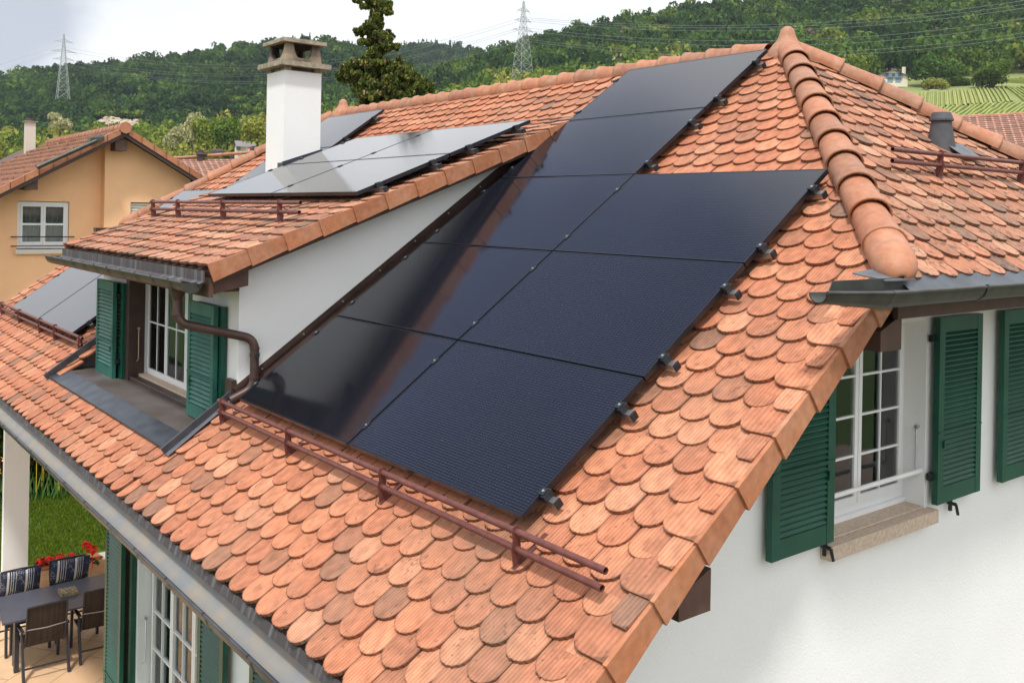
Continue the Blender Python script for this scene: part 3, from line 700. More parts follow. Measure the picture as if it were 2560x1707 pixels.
b.prism([V(cx1 - .12, cy0 - .001, zd(cy0) - .05), V(cx1 + .02, cy0 - .001, zd(cy0) - .05), V(cx1 + .02, cy0 - .001, zd(cy0) + .15), V(cx1 - .12, cy0 - .001, zd(cy0) + .15)], V(0, -.02, 0))
b.build('chimney_flashing', M_ZINC, chim)

# ---- house walls
wl = MB()
WX = 3.82
hi = lambda y: min(zm(y) - .15, .955) if y < 4.45 else min(zm(8.9 - y) - .15, .955)
WO = [(2.02, 3.15, -.43, .81), (4.70, 5.80, -.43, .81)]
wall_strips(wl, lambda y: -5.1, hi, [.1, (.955 + .15 + .1475) / .7151, 8.9 - (.955 + .2975) / .7151, 8.8], WO, lambda y, z: V(WX, y, z), V(-.30, 0, 0))
FO = [(-2.68, -.82, -4.6, -1.35)]
wall_strips(wl, lambda x: -5.1, lambda x: -.90, [-3.40, 3.52], FO, lambda x, z: V(x, .1, z), V(0, .28, 0))
wl.box((-3.40, .382, -5.1), (-3.15, 8.8, -.9))          # side wall beside the covered terrace
wl.box((-9.4, .1, -1.12), (-3.402, 8.8, -.92))           # terrace ceiling
wl.box((-9.4, 4.6, -5.1), (-3.402, 4.85, -1.122))        # back wall of the terrace
wl.box((-9.4, .1, -.918), (-3.41, .30, -.35)); wl.box((-3.40, .1, -.898), (3.51, .3, -.35))
wl.prism([V(-9.42, .3, -.9), V(-9.42, 8.6, -.9), V(-9.42, 7.0, .8), V(-9.42, 1.9, .8), V(-9.42, .3, -.15)], V(.2, 0, 0))
wl.build('wall', M_WALL, house)

def window(parent, mapf, nrm, a0, a1, z0, z1, leaves, cols, rows, cmat=None, fw_=.045, lw=.045, mun=.018, curtain=True, cols_list=None, depth=.05):
    """frame + casement leaves with glazing bars. mapf(a,z,d): d = distance outwards"""
    def bx(mbk, a, b, c, d, e0, e1, mi=0):
        pts = [mapf(a, c, e0), mapf(b, c, e0), mapf(b, d, e0), mapf(a, d, e0)]
        mbk.prism(pts, nrm * (e1 - e0), mi)
    w = MB()
    bx(w, a0, a0 + fw_, z0, z1, 0, depth); bx(w, a1 - fw_, a1, z0, z1, 0, depth)
    bx(w, a0 + fw_, a1 - fw_, z0, z0 + fw_ * 1.5, 0, depth); bx(w, a0 + fw_, a1 - fw_, z1 - fw_, z1, 0, depth)
    wo = w.build('window', M_WPAINT, parent)
    lwid = (a1 - a0 - 2 * fw_) / leaves
    g = MB(); c = MB()
    for i in range(leaves):
        b0 = a0 + fw_ + i * lwid + .003; b1 = b0 + lwid - .006; c0 = z0 + fw_ * 1.5 + .003; c1 = z1 - fw_ - .003
        s = MB(); e0, e1 = .012, depth + .012
        bx(s, b0, b0 + lw, c0, c1, e0, e1); bx(s, b1 - lw, b1, c0, c1, e0, e1)
        bx(s, b0 + lw, b1 - lw, c0, c0 + lw * 1.3, e0, e1); bx(s, b0 + lw, b1 - lw, c1 - lw, c1, e0, e1)
        for k in range(1, cols):
            x = b0 + lw + (b1 - b0 - 2 * lw) * k / cols; bx(s, x - mun / 2, x + mun / 2, c0 + lw * 1.3, c1 - lw, e0 + .012, e1 - .004)
        for k in range(1, rows):
            z = c0 + lw * 1.3 + (c1 - c0 - 2.3 * lw) * k / rows
            xs = [b0 + lw] + [b0 + lw + (b1 - b0 - 2 * lw) * q / cols for q in range(1, cols)] + [b1 - lw]
            for q in range(len(xs) - 1):
                u0 = xs[q] + (mun / 2 if q > 0 else 0); u1 = xs[q + 1] - (mun / 2 if q < len(xs) - 2 else 0)
                bx(s, u0, u1, z - mun / 2, z + mun / 2, e0 + .012, e1 - .004)
        s.build('window_sash', M_WPAINT, wo)
        q = [mapf(b0 + lw * .5, c0 + lw * .6, .03), mapf(b1 - lw * .5, c0 + lw * .6, .03), mapf(b1 - lw * .5, c1 - lw * .5, .03), mapf(b0 + lw * .5, c1 - lw * .5, .03)]
        g.prism(q, nrm * .004)
        if curtain:
            for side in (0, 1):      # folded net curtains at the two sides of each leaf
                n = 14; wd = (b1 - b0) * (.34 if not isinstance(curtain, float) else curtain)
                s0 = b0 + .02 if side == 0 else b1 - .02 - wd
                pts = [(s0 + wd * k / n, -.09 + .02 * math.sin(k * 2.3 + i)) for k in range(n + 1)]
                for k in range(n):
                    (x0, d0), (x1, d1) = pts[k], pts[k + 1]
                    c.face([mapf(x0, z0 + .06, d0), mapf(x1, z0 + .06, d1), mapf(x1, z1 - .04, d1), mapf(x0, z1 - .04, d0)], 0, smooth=True)
    g.build('window_pane', M_GLASS, wo)
    if curtain: c.build('curtain', cmat or M_CURT, wo)
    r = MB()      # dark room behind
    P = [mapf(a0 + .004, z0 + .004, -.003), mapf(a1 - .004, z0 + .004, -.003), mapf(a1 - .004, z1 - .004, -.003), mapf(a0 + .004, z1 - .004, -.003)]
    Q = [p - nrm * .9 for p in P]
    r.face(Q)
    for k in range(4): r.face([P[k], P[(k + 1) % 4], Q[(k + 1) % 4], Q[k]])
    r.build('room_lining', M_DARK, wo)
    return wo
# right gable windows
for y0, y1, z0, z1 in WO:
    wo = window(house, lambda a, z, d: V(WX - .19 + d, a, z), V(1, 0, 0), y0 + .01, y1 - .0, z0 + .045, z1 - .01, 2, 2, 4, curtain=.30, cmat=M_CURT2, fw_=.034, lw=.036, mun=.014, depth=.035)
    b = MB(); b.box((WX - .20, y0 + .004, z0 + .014), (WX - .13, y1 - .004, z0 + .044)); b.build('sill_board', M_WPAINT, wo)
    b = MB(); b.box((WX - .235, y0 + .003, z0 - .02), (WX - .003, y1 - .003, z0 + .012)); b.box((WX - .003, y0 - .04, z0 - .085), (WX + .075, y1 + .05, z0 + .0)); b.build('window_sill', M_SAND, wo)
    b = MB(); b.tube([V(WX - .02, y0 + .01, -.185), V(WX - .02, y1 - .01, -.185)], .016, 10); b.build('safety_bar', M_WPAINT, wo)
    b = MB(); c = V(WX - .05, y1 - .012, .0)
    b.tube([c + V(0, 0, .10), c + V(0, -.012, .10), c + V(0, -.012, -.17), c + V(.02, -.02, -.185)], .006, 6); b.tube([c + V(0, .01, .10), c + V(0, -.02, .10)], .014, 8); b.build('shutter_hook', M_STEEL, wo)
# dormer window
wo = window(dormer, lambda a, z, d: V(a, FY + .20 - d, z), V(0, -1, 0), DOX0 + .02, DOX1 - .0, DOZ0 + .005, DOZ1, 3, 2, 2, curtain=.12, mun=.014, cmat=M_CURT2, fw_=.03, lw=.032, depth=.03)
b = MB(); b.box((DOX0 + .013, FY + .085, DOZ0 + .001), (DOX1 - .003, FY + .199, DOZ0 + .030)); b.build('window_sill', M_SAND, wo)
b = MB(); b.box((DOX0 - .1, FY - .006, DOZ0 - .04), (DOX1 + .02, FY - .001, DOZ0)); b.box((DOX0, FY + .001, DOZ0 + .0005), (DOX1, FY + .083, DOZ0 + .006)); b.build('threshold', M_BROWN, wo)
b = MB(); b.box((DOX0 - .10, FY - .022, DOZ0 - .03), (DOX0 + .012, FY + .14, DOZ1 - .005)); b.build('window_reveal', M_BROWN, wo)
b = MB(); c = V(DOX0 + .016, FY + .075, .10); b.tube([c + V(0, 0, .1), c + V(.012, 0, .1), c + V(.012, 0, -.22), c + V(.02, -.02, -.235)], .006, 6); b.tube([c + V(-.004, 0, .1), c + V(.02, 0, .1)], .014, 8); b.build('shutter_hook', mat('brass_hook', (.45, .35, .24), .5, .5), wo)
# ground floor french window
wo = window(house, lambda a, z, d: V(a, .1 + .18 - d, z), V(0, -1, 0), -2.66, -.83, -4.55, -1.36, 3, 2, 8, curtain=.50, mun=.014, fw_=.036, lw=.038)
b = MB(); c = V(-2.66, .17, -2.85); b.tube([c + V(0, 0, .2), c + V(.015, 0, .2), c + V(.015, 0, -.22), c + V(.025, -.03, -.24)], .007, 6); b.tube([c + V(-.004, 0, .2), c + V(.025, 0, .2)], .016, 8); b.build('shutter_hook', M_STEEL, wo)

def shutter(parent, mapf, w, z0, z1, nsl, m=M_GREEN, st=.07, mid=None, tilt=.018):
    """mapf(a, z, d): a across, d thickness direction (0..0.04 outwards)"""
    def bx(mbk, a, b, c, d, e0, e1):
        P = [mapf(a, c, e0), mapf(b, c, e0), mapf(b, d, e0), mapf(a, d, e0)]; Q = [mapf(a, c, e1), mapf(b, c, e1), mapf(b, d, e1), mapf(a, d, e1)]
        mbk.mesh(P + Q, [(3, 2, 1, 0), (4, 5, 6, 7), (0, 1, 5, 4), (1, 2, 6, 5), (2, 3, 7, 6), (3, 0, 4, 7)])
    s = MB()
    bx(s, 0, st, z0, z1, 0, .04); bx(s, w - st, w, z0, z1, 0, .04)
    bx(s, st, w - st, z0, z0 + .11, .002, .038); bx(s, st, w - st, z1 - .10, z1, .002, .038)
    so_ = s.build('shutter', m, parent)
    q = MB(); c0 = z0 + .11; c1 = z1 - .10; pitch = (c1 - c0) / nsl
    for k in range(nsl):
        z = c0 + pitch * k
        P = [(z + .004, .036), (z + pitch * 1.05, .006), (z + pitch * 1.05 + .008, .010), (z + .014, .040)]
        vs = [mapf(st + .001, a, b) for a, b in P] + [mapf(w - st - .001, a, b) for a, b in P]
        q.mesh(vs, [(0, 1, 2, 3), (7, 6, 5, 4), (0, 4, 5, 1), (1, 5, 6, 2), (2, 6, 7, 3), (3, 7, 4, 0)])
    q.build('slats', m, so_)
    h = MB(); zc = z0 + (z1 - z0) * .38
    bx(h, .004, w - .004, zc, zc + .012, .0405, .046); bx(h, w * .10, w * .10 + .012, zc - .10, zc - .05, .0405, .052)
    h.build('shutter_bar', m, so_)
    for z in (z0 + .16, z1 - .16):
        g = MB(); bx(g, -.035, .02, z, z + .045, -.02, .012); g.build('hinge', M_CLAMP, so_)
    return so_
# right wall shutters (open flat on the wall); mapf a runs along the wall
def rs(y0, sgn): return lambda a, z, d: V(WX + .035 + d, y0 + sgn * a, z)
SZ0, SZ1 = -.40, .83
def stay(parent, p):
    b = MB(); b.bar(p + V(0, 0, -.07), p + V(0, .0, .03), .02, .02); b.tube([p + V(-.02, 0, -.02), p + V(.04, 0, -.02)], .012, 8); b.tube([p + V(.04, 0, -.02), p + V(.05, .01, -.09)], .010, 6); b.build('shutter_stay', M_CLAMP, parent)
for y0, sgn in ((2.00, -1), (3.18, 1), (4.68, -1), (5.83, 1)):
    so_ = shutter(house, rs(y0, sgn), .585, SZ0, SZ1, 30)
    stay(so_, V(WX + .03, y0 + sgn * (.50 if sgn < 0 and y0 < 2.5 else .26) if not (sgn < 0) else y0 - .02, SZ0 - .02))
# dormer shutters: bifold leaves folded back on the wall
shutter(dormer, lambda a, z, d: V(-3.30 - a, FY - .09 - d, z), .62, -.335, .67, 20, M_GREEN2, st=.055)
shutter(dormer, lambda a, z, d: V(-3.22 - a * .95 , FY - .012 - a * .10 - d, z), .55, -.325, .66, 20, M_GREEN, st=.055)
shutter(dormer, lambda a, z, d: V(-1.16 + a, FY - .06 - d, z), .60, -.325, .66, 20, M_GREEN2, st=.055)
shutter(dormer, lambda a, z, d: V(-1.10 + a, FY - .012 - d, z), .60, -.322, .655, 20, M_GREEN, st=.055)
# ground floor shutters
shutter(house, lambda a, z, d: V(-2.78 - a, .10 - .10 - d, z), .56, -4.6, -1.38, 74)
shutter(house, lambda a, z, d: V(-2.72 - a, .10 - .012 - d, z), .56, -4.6, -1.40, 74)
shutter(house, lambda a, z, d: V(-.80 + a, .10 - .05 - d, z), .56, -4.6, -1.38, 74)
shutter(house, lambda a, z, d: V(.28 + a, .10 - .05 - d, z), .52, -4.6, -1.38, 74)

# ---- terrace pillars carrying the eaves
for x, y in ((-9.62, .30), (-9.62, 2.70)):
    b = MB(); b.box((x - .06, y - .17, -5.1), (x + .06, y + .19, -1.125 if y > 1 else -.925)); b.build('pillar', M_WALL, house)

# ---- vent pipe and flashing on the hip slope
vp = MB(); vb = HIP.P(4.72, 1.55, 0)
def frustum(mbk, c, r0, r1, h, n=20, mi=0):
    mbk.tube([c, c + V(0, 0, h)], [r0, r1], n, mi)
frustum(vp, vb + V(0, 0, -.12), .132, .076, .34); frustum(vp, vb + V(0, 0, .222), .093, .072, .055)
frustum(vp, vb + V(0, 0, .208), .095, .095, .015)
vo = vp.build('vent_pipe', mat('grey_fibre_pipe', (.085, .085, .095), .75, noise=.3, nscale=12), house)
b = MB(); b.prism([HIP.P(4.66, 1.30, .052), HIP.P(4.96, 1.30, .052), HIP.P(4.96, 1.52, .052), HIP.P(4.66, 1.52, .052)], HIP.n * .006); b.build('pipe_flashing', M_LEAD, vo)

# ---- snow guards
def snow_guard(pl, x0, x1, t, xs, parent, vert=True, h1=.085, h2=.165):
    """two pipes on brackets; pl.u along the eaves"""
    r = MB(); up = V(0, 0, 1); base = pl.P(0, t, .02)
    for hh, e in ((h1, -.0), (h2, .02)):
        a = pl.P(x0, t, .02) + up * hh; b = pl.P(x1 + e, t, .02) + up * hh
        n = 12; d = (b - a)
        r.tube([a, b], .0165, 12, 0, caps=False); r.tube([a, b], .0135, 12, 0, caps=False)
        for q in (a, b):
            sd = pl.u; e1 = up; e2 = sd.cross(e1)
            o_ = [q + e1 * math.cos(2 * math.pi * k / 12) * .0165 + e2 * math.sin(2 * math.pi * k / 12) * .0165 for k in range(12)]
            i_ = [q + e1 * math.cos(2 * math.pi * k / 12) * .0135 + e2 * math.sin(2 * math.pi * k / 12) * .0135 for k in range(12)]
            r.mesh(o_ + i_, [(k, (k + 1) % 12, 12 + (k + 1) % 12, 12 + k) for k in range(12)])
    g = r.build('snow_guard', M_GUARD, parent)
    hs = pl.s.copy(); hz = V(hs.x, hs.y, 0).normalized()
    for x in xs:
        b = MB(); c = pl.P(x, t, .02); w = .006
        prof = [(-.015, 0), (.03, 0), (.040, .05), (.025, .09), (.022, .13), (.030, .165), (.022, .188), (0, .196), (-.022, .188), (-.028, .165), (-.020, .13), (-.030, .09), (-.022, .05)]
        b.prism([c + hz * a + up * z - pl.u * w / 2 for a, z in prof], pl.u * w)
        b.bar(c + hz * .01 + up * .13, pl.P(x, t + .17, .025), .022, .005, up=pl.u.cross(hz))
        b.bar(pl.P(x, t - .02, .022), pl.P(x, t + .22, .010), .03, .005, up=pl.n)
        b.build('snow_guard_bracket', M_GUARD, g)
    return g
snow_guard(MAIN, -.14, 4.15, my(-.085), [-.07, 1.10, 2.34, 3.57], house)
snow_guard(MAIN, -9.2, -4.25, my(-.07), [-8.8, -7.56, -6.30, -5.50, -4.32], house)
snow_guard(DORM, -4.15, -.27, dy(.62), [-4.07, -3.24, -1.96, -.66], dormer)
snow_guard(HIP, 3.22, 6.3, (3.50 - 4.33) / -math.cos(aH), [3.88, 5.20, 6.1], house)

# ------------------------------------------------------------------ solar panels (each one a thing)
PW, PH = 1.742, 1.0275
def panel(pl, x0, t0, label, group):
    r = empty('solar_panel', pl.P(x0 + PW / 2, t0, -.035), label, 'solar panel', group)
    w = PW - .016; h = PH - .012; x = x0 + .008; t = t0 + .004; fr = .011; th = .034
    g = MB(); a, b, c, d = pl.P(x + fr, t + fr, -.0012), pl.P(x + w - fr, t + fr, -.0012), pl.P(x + w - fr, t + h - fr, -.0012), pl.P(x + fr, t + h - fr, -.0012)
    g.face([a, b, c, d], 0, uv=[(0, 0), (w, 0), (w, h), (0, h)])
    g.build('glass', M_PANEL, r)
    f = MB()
    def bb_(x0, x1, t0, t1):
        f.prism([pl.P(x0, t0, -th), pl.P(x1, t0, -th), pl.P(x1, t1, -th), pl.P(x0, t1, -th)], pl.n * th)
    bb_(x, x + fr, t, t + h); bb_(x + w - fr, x + w, t, t + h); bb_(x + fr, x + w - fr, t, t + fr); bb_(x + fr, x + w - fr, t + h - fr, t + h)
    f.build('frame', M_PFRAME, r)
    b = MB(); b.prism([pl.P(x + fr, t + fr, -.03), pl.P(x + w - fr, t + fr, -.03), pl.P(x + w - fr, t + h - fr, -.03), pl.P(x + fr, t + h - fr, -.03)], pl.n * .003)
    b.build('backsheet', M_DARK, r)
    return r
def rail(pl, x0, x1, t, label, group, clampx, right_end=True):
    r = empty('mounting_rail', pl.P((x0 + x1) / 2, t, -.075), label, 'mounting rail', group)
    b = MB()
    b.prism([pl.P(x0, t - .018, -.075), pl.P(x0, t + .018, -.075), pl.P(x0, t + .018, -.037), pl.P(x0, t - .018, -.037)], pl.u * (x1 - x0))
    b.build('rail', M_ALU, r)
    b = MB(); b.prism([pl.P(x1, t - .021, -.078), pl.P(x1, t + .021, -.078), pl.P(x1, t + .021, -.034), pl.P(x1, t - .021, -.034)], pl.u * .012); b.build('end_cap', M_CLAMP, r)
    for cx, kind in clampx:
        b = MB()
        if kind == 'end':
            s_ = 1 if cx > (x0 + x1) / 2 else -1
            b.prism([pl.P(cx - s_ * .012, t - .022, .001), pl.P(cx + s_ * .028, t - .022, .001), pl.P(cx + s_ * .028, t + .022, .001), pl.P(cx - s_ * .012, t + .022, .001)], pl.n * .006)
            b.prism([pl.P(cx + s_ * .012, t - .03, -.036), pl.P(cx + s_ * .038, t - .03, -.036), pl.P(cx + s_ * .038, t + .03, -.036), pl.P(cx + s_ * .012, t + .03, -.036)], pl.n * .036)
        else:
            b.prism([pl.P(cx - .014, t - .03, .001), pl.P(cx + .014, t - .03, .001), pl.P(cx + .014, t + .03, .001), pl.P(cx - .014, t + .03, .001)], pl.n * .004)
        co = b.build('clamp', M_CLAMP, r)
        b = MB(); c = pl.P(cx + (.012 if kind == 'end' and cx > (x0 + x1) / 2 else 0), t, .004); b.tube([c, c + pl.n * .008], .0075, 8); b.build('bolt', M_STEEL, co)
    for x in np.arange(x0 + .4, x1 - .2, .9):
        b = MB(); b.bar(pl.P(x, t - .02, -.078), pl.P(x, t - .02, -.115), .03, .03); b.build('roof_hook', M_STEEL, r)
    return r
ordn = ['bottom', 'second', 'third', 'fourth', 'top']
for r_i in range(5):
    for c_i in range(2):
        if r_i >= 3 and c_i == 1: continue
        colw = 'left' if c_i == 0 else 'right'
        lab = f'black solar panel in the {ordn[r_i]} row, {colw} column of the big front array' if r_i < 3 else (
            'black solar panel alone in the fourth row of the big front array' if r_i == 3 else 'topmost black solar panel of the big front array, just below the ridge finial')
        panel(MPAN, c_i * PW, r_i * PH, lab, 'solar panels of the big front array')
RAILW = ['lowest rail', 'second rail from the eaves', 'third rail from the eaves', 'fourth rail from the eaves', 'fifth rail from the eaves', 'sixth rail from the eaves', 'seventh rail from the eaves', 'eighth rail from the eaves', 'ninth rail from the eaves', 'uppermost rail']
for i in range(10):
    r_i = i // 2; t = r_i * PH + (.17 if i % 2 == 0 else .80); nx = 2 if r_i < 3 else 1
    cl = [(.008, 'end'), (nx * PW - .008, 'end')] + ([(PW, 'mid')] if nx == 2 else [])
    rail(MPAN, -.03, nx * PW + .07, t, f'{RAILW[i]} under the big front solar array, end showing at right', 'mounting rails under the big front array', cl)
for r_i in range(2):
    for c_i in range(2):
        panel(DPAN, -.15 - PW * (2 - c_i), 1.08 / math.cos(aP) + r_i * PH, f'pale reflecting solar panel on the dormer roof, {"lower" if r_i == 0 else "upper"} {"left beside the chimney" if c_i == 0 else "right beside the verge"}', 'solar panels on the dormer roof')
for i in range(4):
    t = 1.08 / math.cos(aP) + (i // 2) * PH + (.22 if i % 2 == 0 else .82)
    rail(DPAN, -.15 - 2 * PW - .03, -.15 + .10, t, f'{["lowest", "second lowest", "third lowest", "uppermost"][i]} rail under the solar panels on the dormer roof', 'mounting rails on the dormer roof', [(-.158, 'end'), (-.15 - PW, 'mid'), (-.15 - 2 * PW + .008, 'end')])
LX = -4.87
for r_i in range(5):
    for c_i in range(2):
        if c_i == 0 and r_i > 2: continue
        panel(MPAN, LX - PW * (2 - c_i), r_i * PH - .08, f'blue-grey solar panel on the far left slope beyond the dormer, {ordn[r_i]} row, {"outer" if c_i == 0 else "inner"} column', 'solar panels on the far left slope')
for i in (0, 1, 2, 5, 6, 7, 8, 9):
    r_i = i // 2; t = r_i * PH - .08 + (.25 if i % 2 == 0 else .80); x0 = LX - PW * (2 if r_i < 3 else 1)
    rail(MPAN, x0 - .03, LX + .10, t, f'{RAILW[i]} under the far left solar panels beyond the dormer', 'mounting rails under the far left panels', [(LX - .008, 'end'), (x0 + .008, 'end')])
#PART2
# ------------------------------------------------------------------ ground, hills, woods
GZ = -5.1
def xy(px, d): p = CAM + FW * d + R0 * ((px * 1.08844 - 1280) / F_PX * d); return p
def zof(px, yd, d): return CAM.z + (534.95 + .0182 * (px * 1.08844 - 1280) - yd * 1.08865) / F_PX * d
M_GROUND = mat('meadow_ground', (.07, .115, .03), .95, col2=(.045, .08, .02), nscale=.05)
M_FLOOR = mat('forest_floor', (.022, .038, .014), 1, noise=.4, nscale=.05)  # dark ground tone stands in for shade under the tree crowns
M_VGRASS = mat('vineyard_grass', (.22, .245, .085), 1, col2=(.17, .20, .06), nscale=.06, detail=8)
b = MB(); b.face([V(-3000, -3000, GZ - .03), V(3000, -3000, GZ - .03), V(3000, 3000, GZ - .03), V(-3000, 3000, GZ - .03)])
tag(b.build('ground', M_GROUND), kind='structure')
HILLS = {
 'C': ([110, 180, 300, 430, 550, 650, 750, 900, 1100],
   {-200: [585, 520, 430, 385, 368, 355, 345, 380, 500], 300: [585, 520, 425, 378, 352, 335, 322, 370, 500], 500: [585, 515, 415, 362, 330, 312, 302, 360, 500],
    800: [585, 500, 400, 330, 292, 274, 262, 330, 480], 1000: [580, 490, 385, 292, 250, 212, 180, 260, 420], 1200: [575, 470, 350, 262, 198, 148, 110, 190, 380],
    1400: [570, 450, 325, 242, 168, 112, 70, 150, 350], 1640: [565, 430, 300, 226, 150, 82, 25, 100, 300], 1950: [560, 410, 285, 210, 128, 55, -12, 60, 260],
    2352: [555, 400, 262, 186, 100, 22, -55, 20, 220], 2800: [555, 400, 262, 184, 90, 10, -75, 0, 200]}),
 'A': ([380, 500, 600, 700, 800, 900, 1050, 1200],
   {-200: [560, 420, 350, 290, 235, 200, 260, 400], 0: [560, 410, 340, 280, 225, 188, 250, 400], 150: [560, 400, 330, 265, 212, 172, 240, 400], 330: [560, 390, 315, 250, 192, 152, 230, 400],
    480: [560, 385, 305, 238, 178, 134, 215, 400], 560: [560, 380, 300, 228, 165, 118, 200, 400], 700: [560, 375, 292, 215, 150, 106, 190, 400], 800: [560, 375, 295, 225, 162, 118, 200, 400],
    900: [560, 380, 310, 248, 185, 142, 230, 400], 1000: [560, 395, 330, 275, 225, 186, 260, 400], 1150: [560, 410, 350, 300, 260, 235, 300, 420]}),
 'B': ([1050, 1150, 1250, 1350, 1450, 1600],
   {500: [330, 260, 190, 140, 118, 300], 700: [330, 255, 185, 138, 118, 300], 820: [330, 250, 180, 135, 122, 300], 930: [320, 240, 175, 130, 117, 300], 1000: [320, 240, 172, 128, 114, 300], 1060: [320, 245, 180, 138, 124, 300],
    1150: [330, 255, 200, 165, 152, 300], 1300: [350, 280, 230, 200, 190, 320]})}
def hill_fn(key):
    ds, tab = HILLS[key]; pxs = sorted(tab); T = np.array([tab[p] for p in pxs], float)
    def f(px, d):
        col = np.array([np.interp(px, pxs, T[:, i]) for i in range(len(ds))])
        # smooth in depth on heights
        hs = [zof(px, col[i], ds[i]) for i in range(len(ds))]
        return float(np.interp(d, ds, hs))
    return f
for key, mt in (('A', M_FLOOR), ('B', M_FLOOR), ('C', M_VGRASS)):
    f = hill_fn(key); ds, tab = HILLS[key]; p0, p1 = min(tab), max(tab)
    nx = 60; dd_ = np.unique(np.concatenate([np.linspace(ds[i], ds[i + 1], 4) for i in range(len(ds) - 1)]))
    vs = []
    for d in dd_:
        for i in range(nx + 1):
            px = p0 + (p1 - p0) * i / nx; p = xy(px, d); z = f(px, d); vs.append((p.x, p.y, max(z, GZ - 2)))
    b = MB(); b.mesh(vs, [(j * (nx + 1) + i, j * (nx + 1) + i + 1, (j + 1) * (nx + 1) + i + 1, (j + 1) * (nx + 1) + i) for j in range(len(dd_) - 1) for i in range(nx)], 0, True)
    o = b.build('hill', mt); tag(o, kind='structure')
fC, fA, fB = hill_fn('C'), hill_fn('A'), hill_fn('B')

def leaf_mat(name, col, tr=.3):
    m, n, l, b = nodes(name); n.remove(b); o = n['Material Output']
    t = n.new('ShaderNodeTexCoord'); z = n.new('ShaderNodeTexNoise'); z.inputs['Scale'].default_value = .35; z.inputs['Detail'].default_value = 4; l.new(t.outputs['Object'], z.inputs[0])
    g = n.new('ShaderNodeNewGeometry')
    mr = n.new('ShaderNodeMapRange'); mr.inputs[3].default_value = .55; mr.inputs[4].default_value = 1.5; l.new(g.outputs['Random Per Island'], mr.inputs[0])
    mu = n.new('ShaderNodeVectorMath'); mu.operation = 'SCALE'; mu.inputs[0].default_value = col; l.new(mr.outputs[0], mu.inputs['Scale'])
    d = n.new('ShaderNodeBsdfDiffuse'); tn = n.new('ShaderNodeBsdfTranslucent'); l.new(mu.outputs[0], d.inputs[0]); l.new(mu.outputs[0], tn.inputs[0])
    ms = n.new('ShaderNodeMixShader'); ms.inputs[0].default_value = tr; l.new(d.outputs[0], ms.inputs[1]); l.new(tn.outputs[0], ms.inputs[2]); l.new(ms.outputs[0], o.inputs[0])
    return m
GREENS = [(.020, .046, .018), (.038, .078, .023), (.062, .118, .027), (.105, .165, .030), (.18, .225, .038), (.27, .28, .055), (.42, .40, .21), (.16, .13, .09)]
LM = [leaf_mat('leaves_%s' % n_, c) for n_, c in zip(('dark', 'deep', 'green', 'fresh', 'light', 'yellow_green', 'cream_blossom', 'withered'), GREENS)]
def crown_template(nq, size, conif=False, seed=0, lumps=None):
    r = np.random.default_rng(seed)
    if conif:
        t = r.random(nq) ** .7; ang = r.random(nq) * 2 * np.pi; rad = (.04 + .42 * t) * (.75 + .35 * r.random(nq))
        c = np.stack([rad * np.cos(ang), rad * np.sin(ang), 1.9 * (1 - t) - .2], 1); nrm = np.stack([np.cos(ang), np.sin(ang), .6 + 0 * ang], 1)
    else:
        L_ = lumps or 8
        lc = r.normal(size=(L_, 3)) * (.42, .42, .30); lc[:, 2] += .25; lr = .38 + .26 * r.random(L_); lc[0] = (0, 0, .1); lr[0] = .8
        k = r.integers(0, L_, nq); v = r.normal(size=(nq, 3)); v[:, 2] = np.abs(v[:, 2]) * 1.1 - .35; v /= np.linalg.norm(v, axis=1)[:, None]
        c = lc[k] + v * lr[k][:, None] * (.82 + .3 * r.random(nq))[:, None]; nrm = v
    nrm = nrm + r.normal(size=(nq, 3)) * .55; nrm /= np.linalg.norm(nrm, axis=1)[:, None]
    a = np.cross(nrm, r.normal(size=(nq, 3))); a /= np.linalg.norm(a, axis=1)[:, None]; b_ = np.cross(nrm, a)
    s = size * (.6 + .8 * r.random(nq))[:, None]; s2 = s * (.6 + .5 * r.random(nq))[:, None]
    q = np.stack([c - a * s - b_ * s2, c + a * s - b_ * s2, c + a * s + b_ * s2, c - a * s + b_ * s2], 1)
    return q.astype(np.float32)      # nq,4,3
def quads_object(name, quads, midx, mats):
    n = len(quads); me = bpy.data.meshes.new(name)
    me.vertices.add(n * 4); me.vertices.foreach_set('co', quads.reshape(-1).astype(np.float32))
    me.loops.add(n * 4); me.loops.foreach_set('vertex_index', np.arange(n * 4, dtype=np.int32))
    me.polygons.add(n); me.polygons.foreach_set('loop_start', np.arange(0, n * 4, 4, dtype=np.int32))
    for m in mats: me.materials.append(m)
    me.polygons.foreach_set('material_index', midx.astype(np.int32)); me.update(calc_edges=True); me.validate()
    o = bpy.data.objects.new(name, me); COL.objects.link(o); return o
TPL = [crown_template(120, .155, seed=i) for i in range(7)]; TPF = [crown_template(300, .095, seed=50 + i, lumps=12) for i in range(5)]; TPC = [crown_template(90, .11, True, seed=20 + i) for i in range(3)]
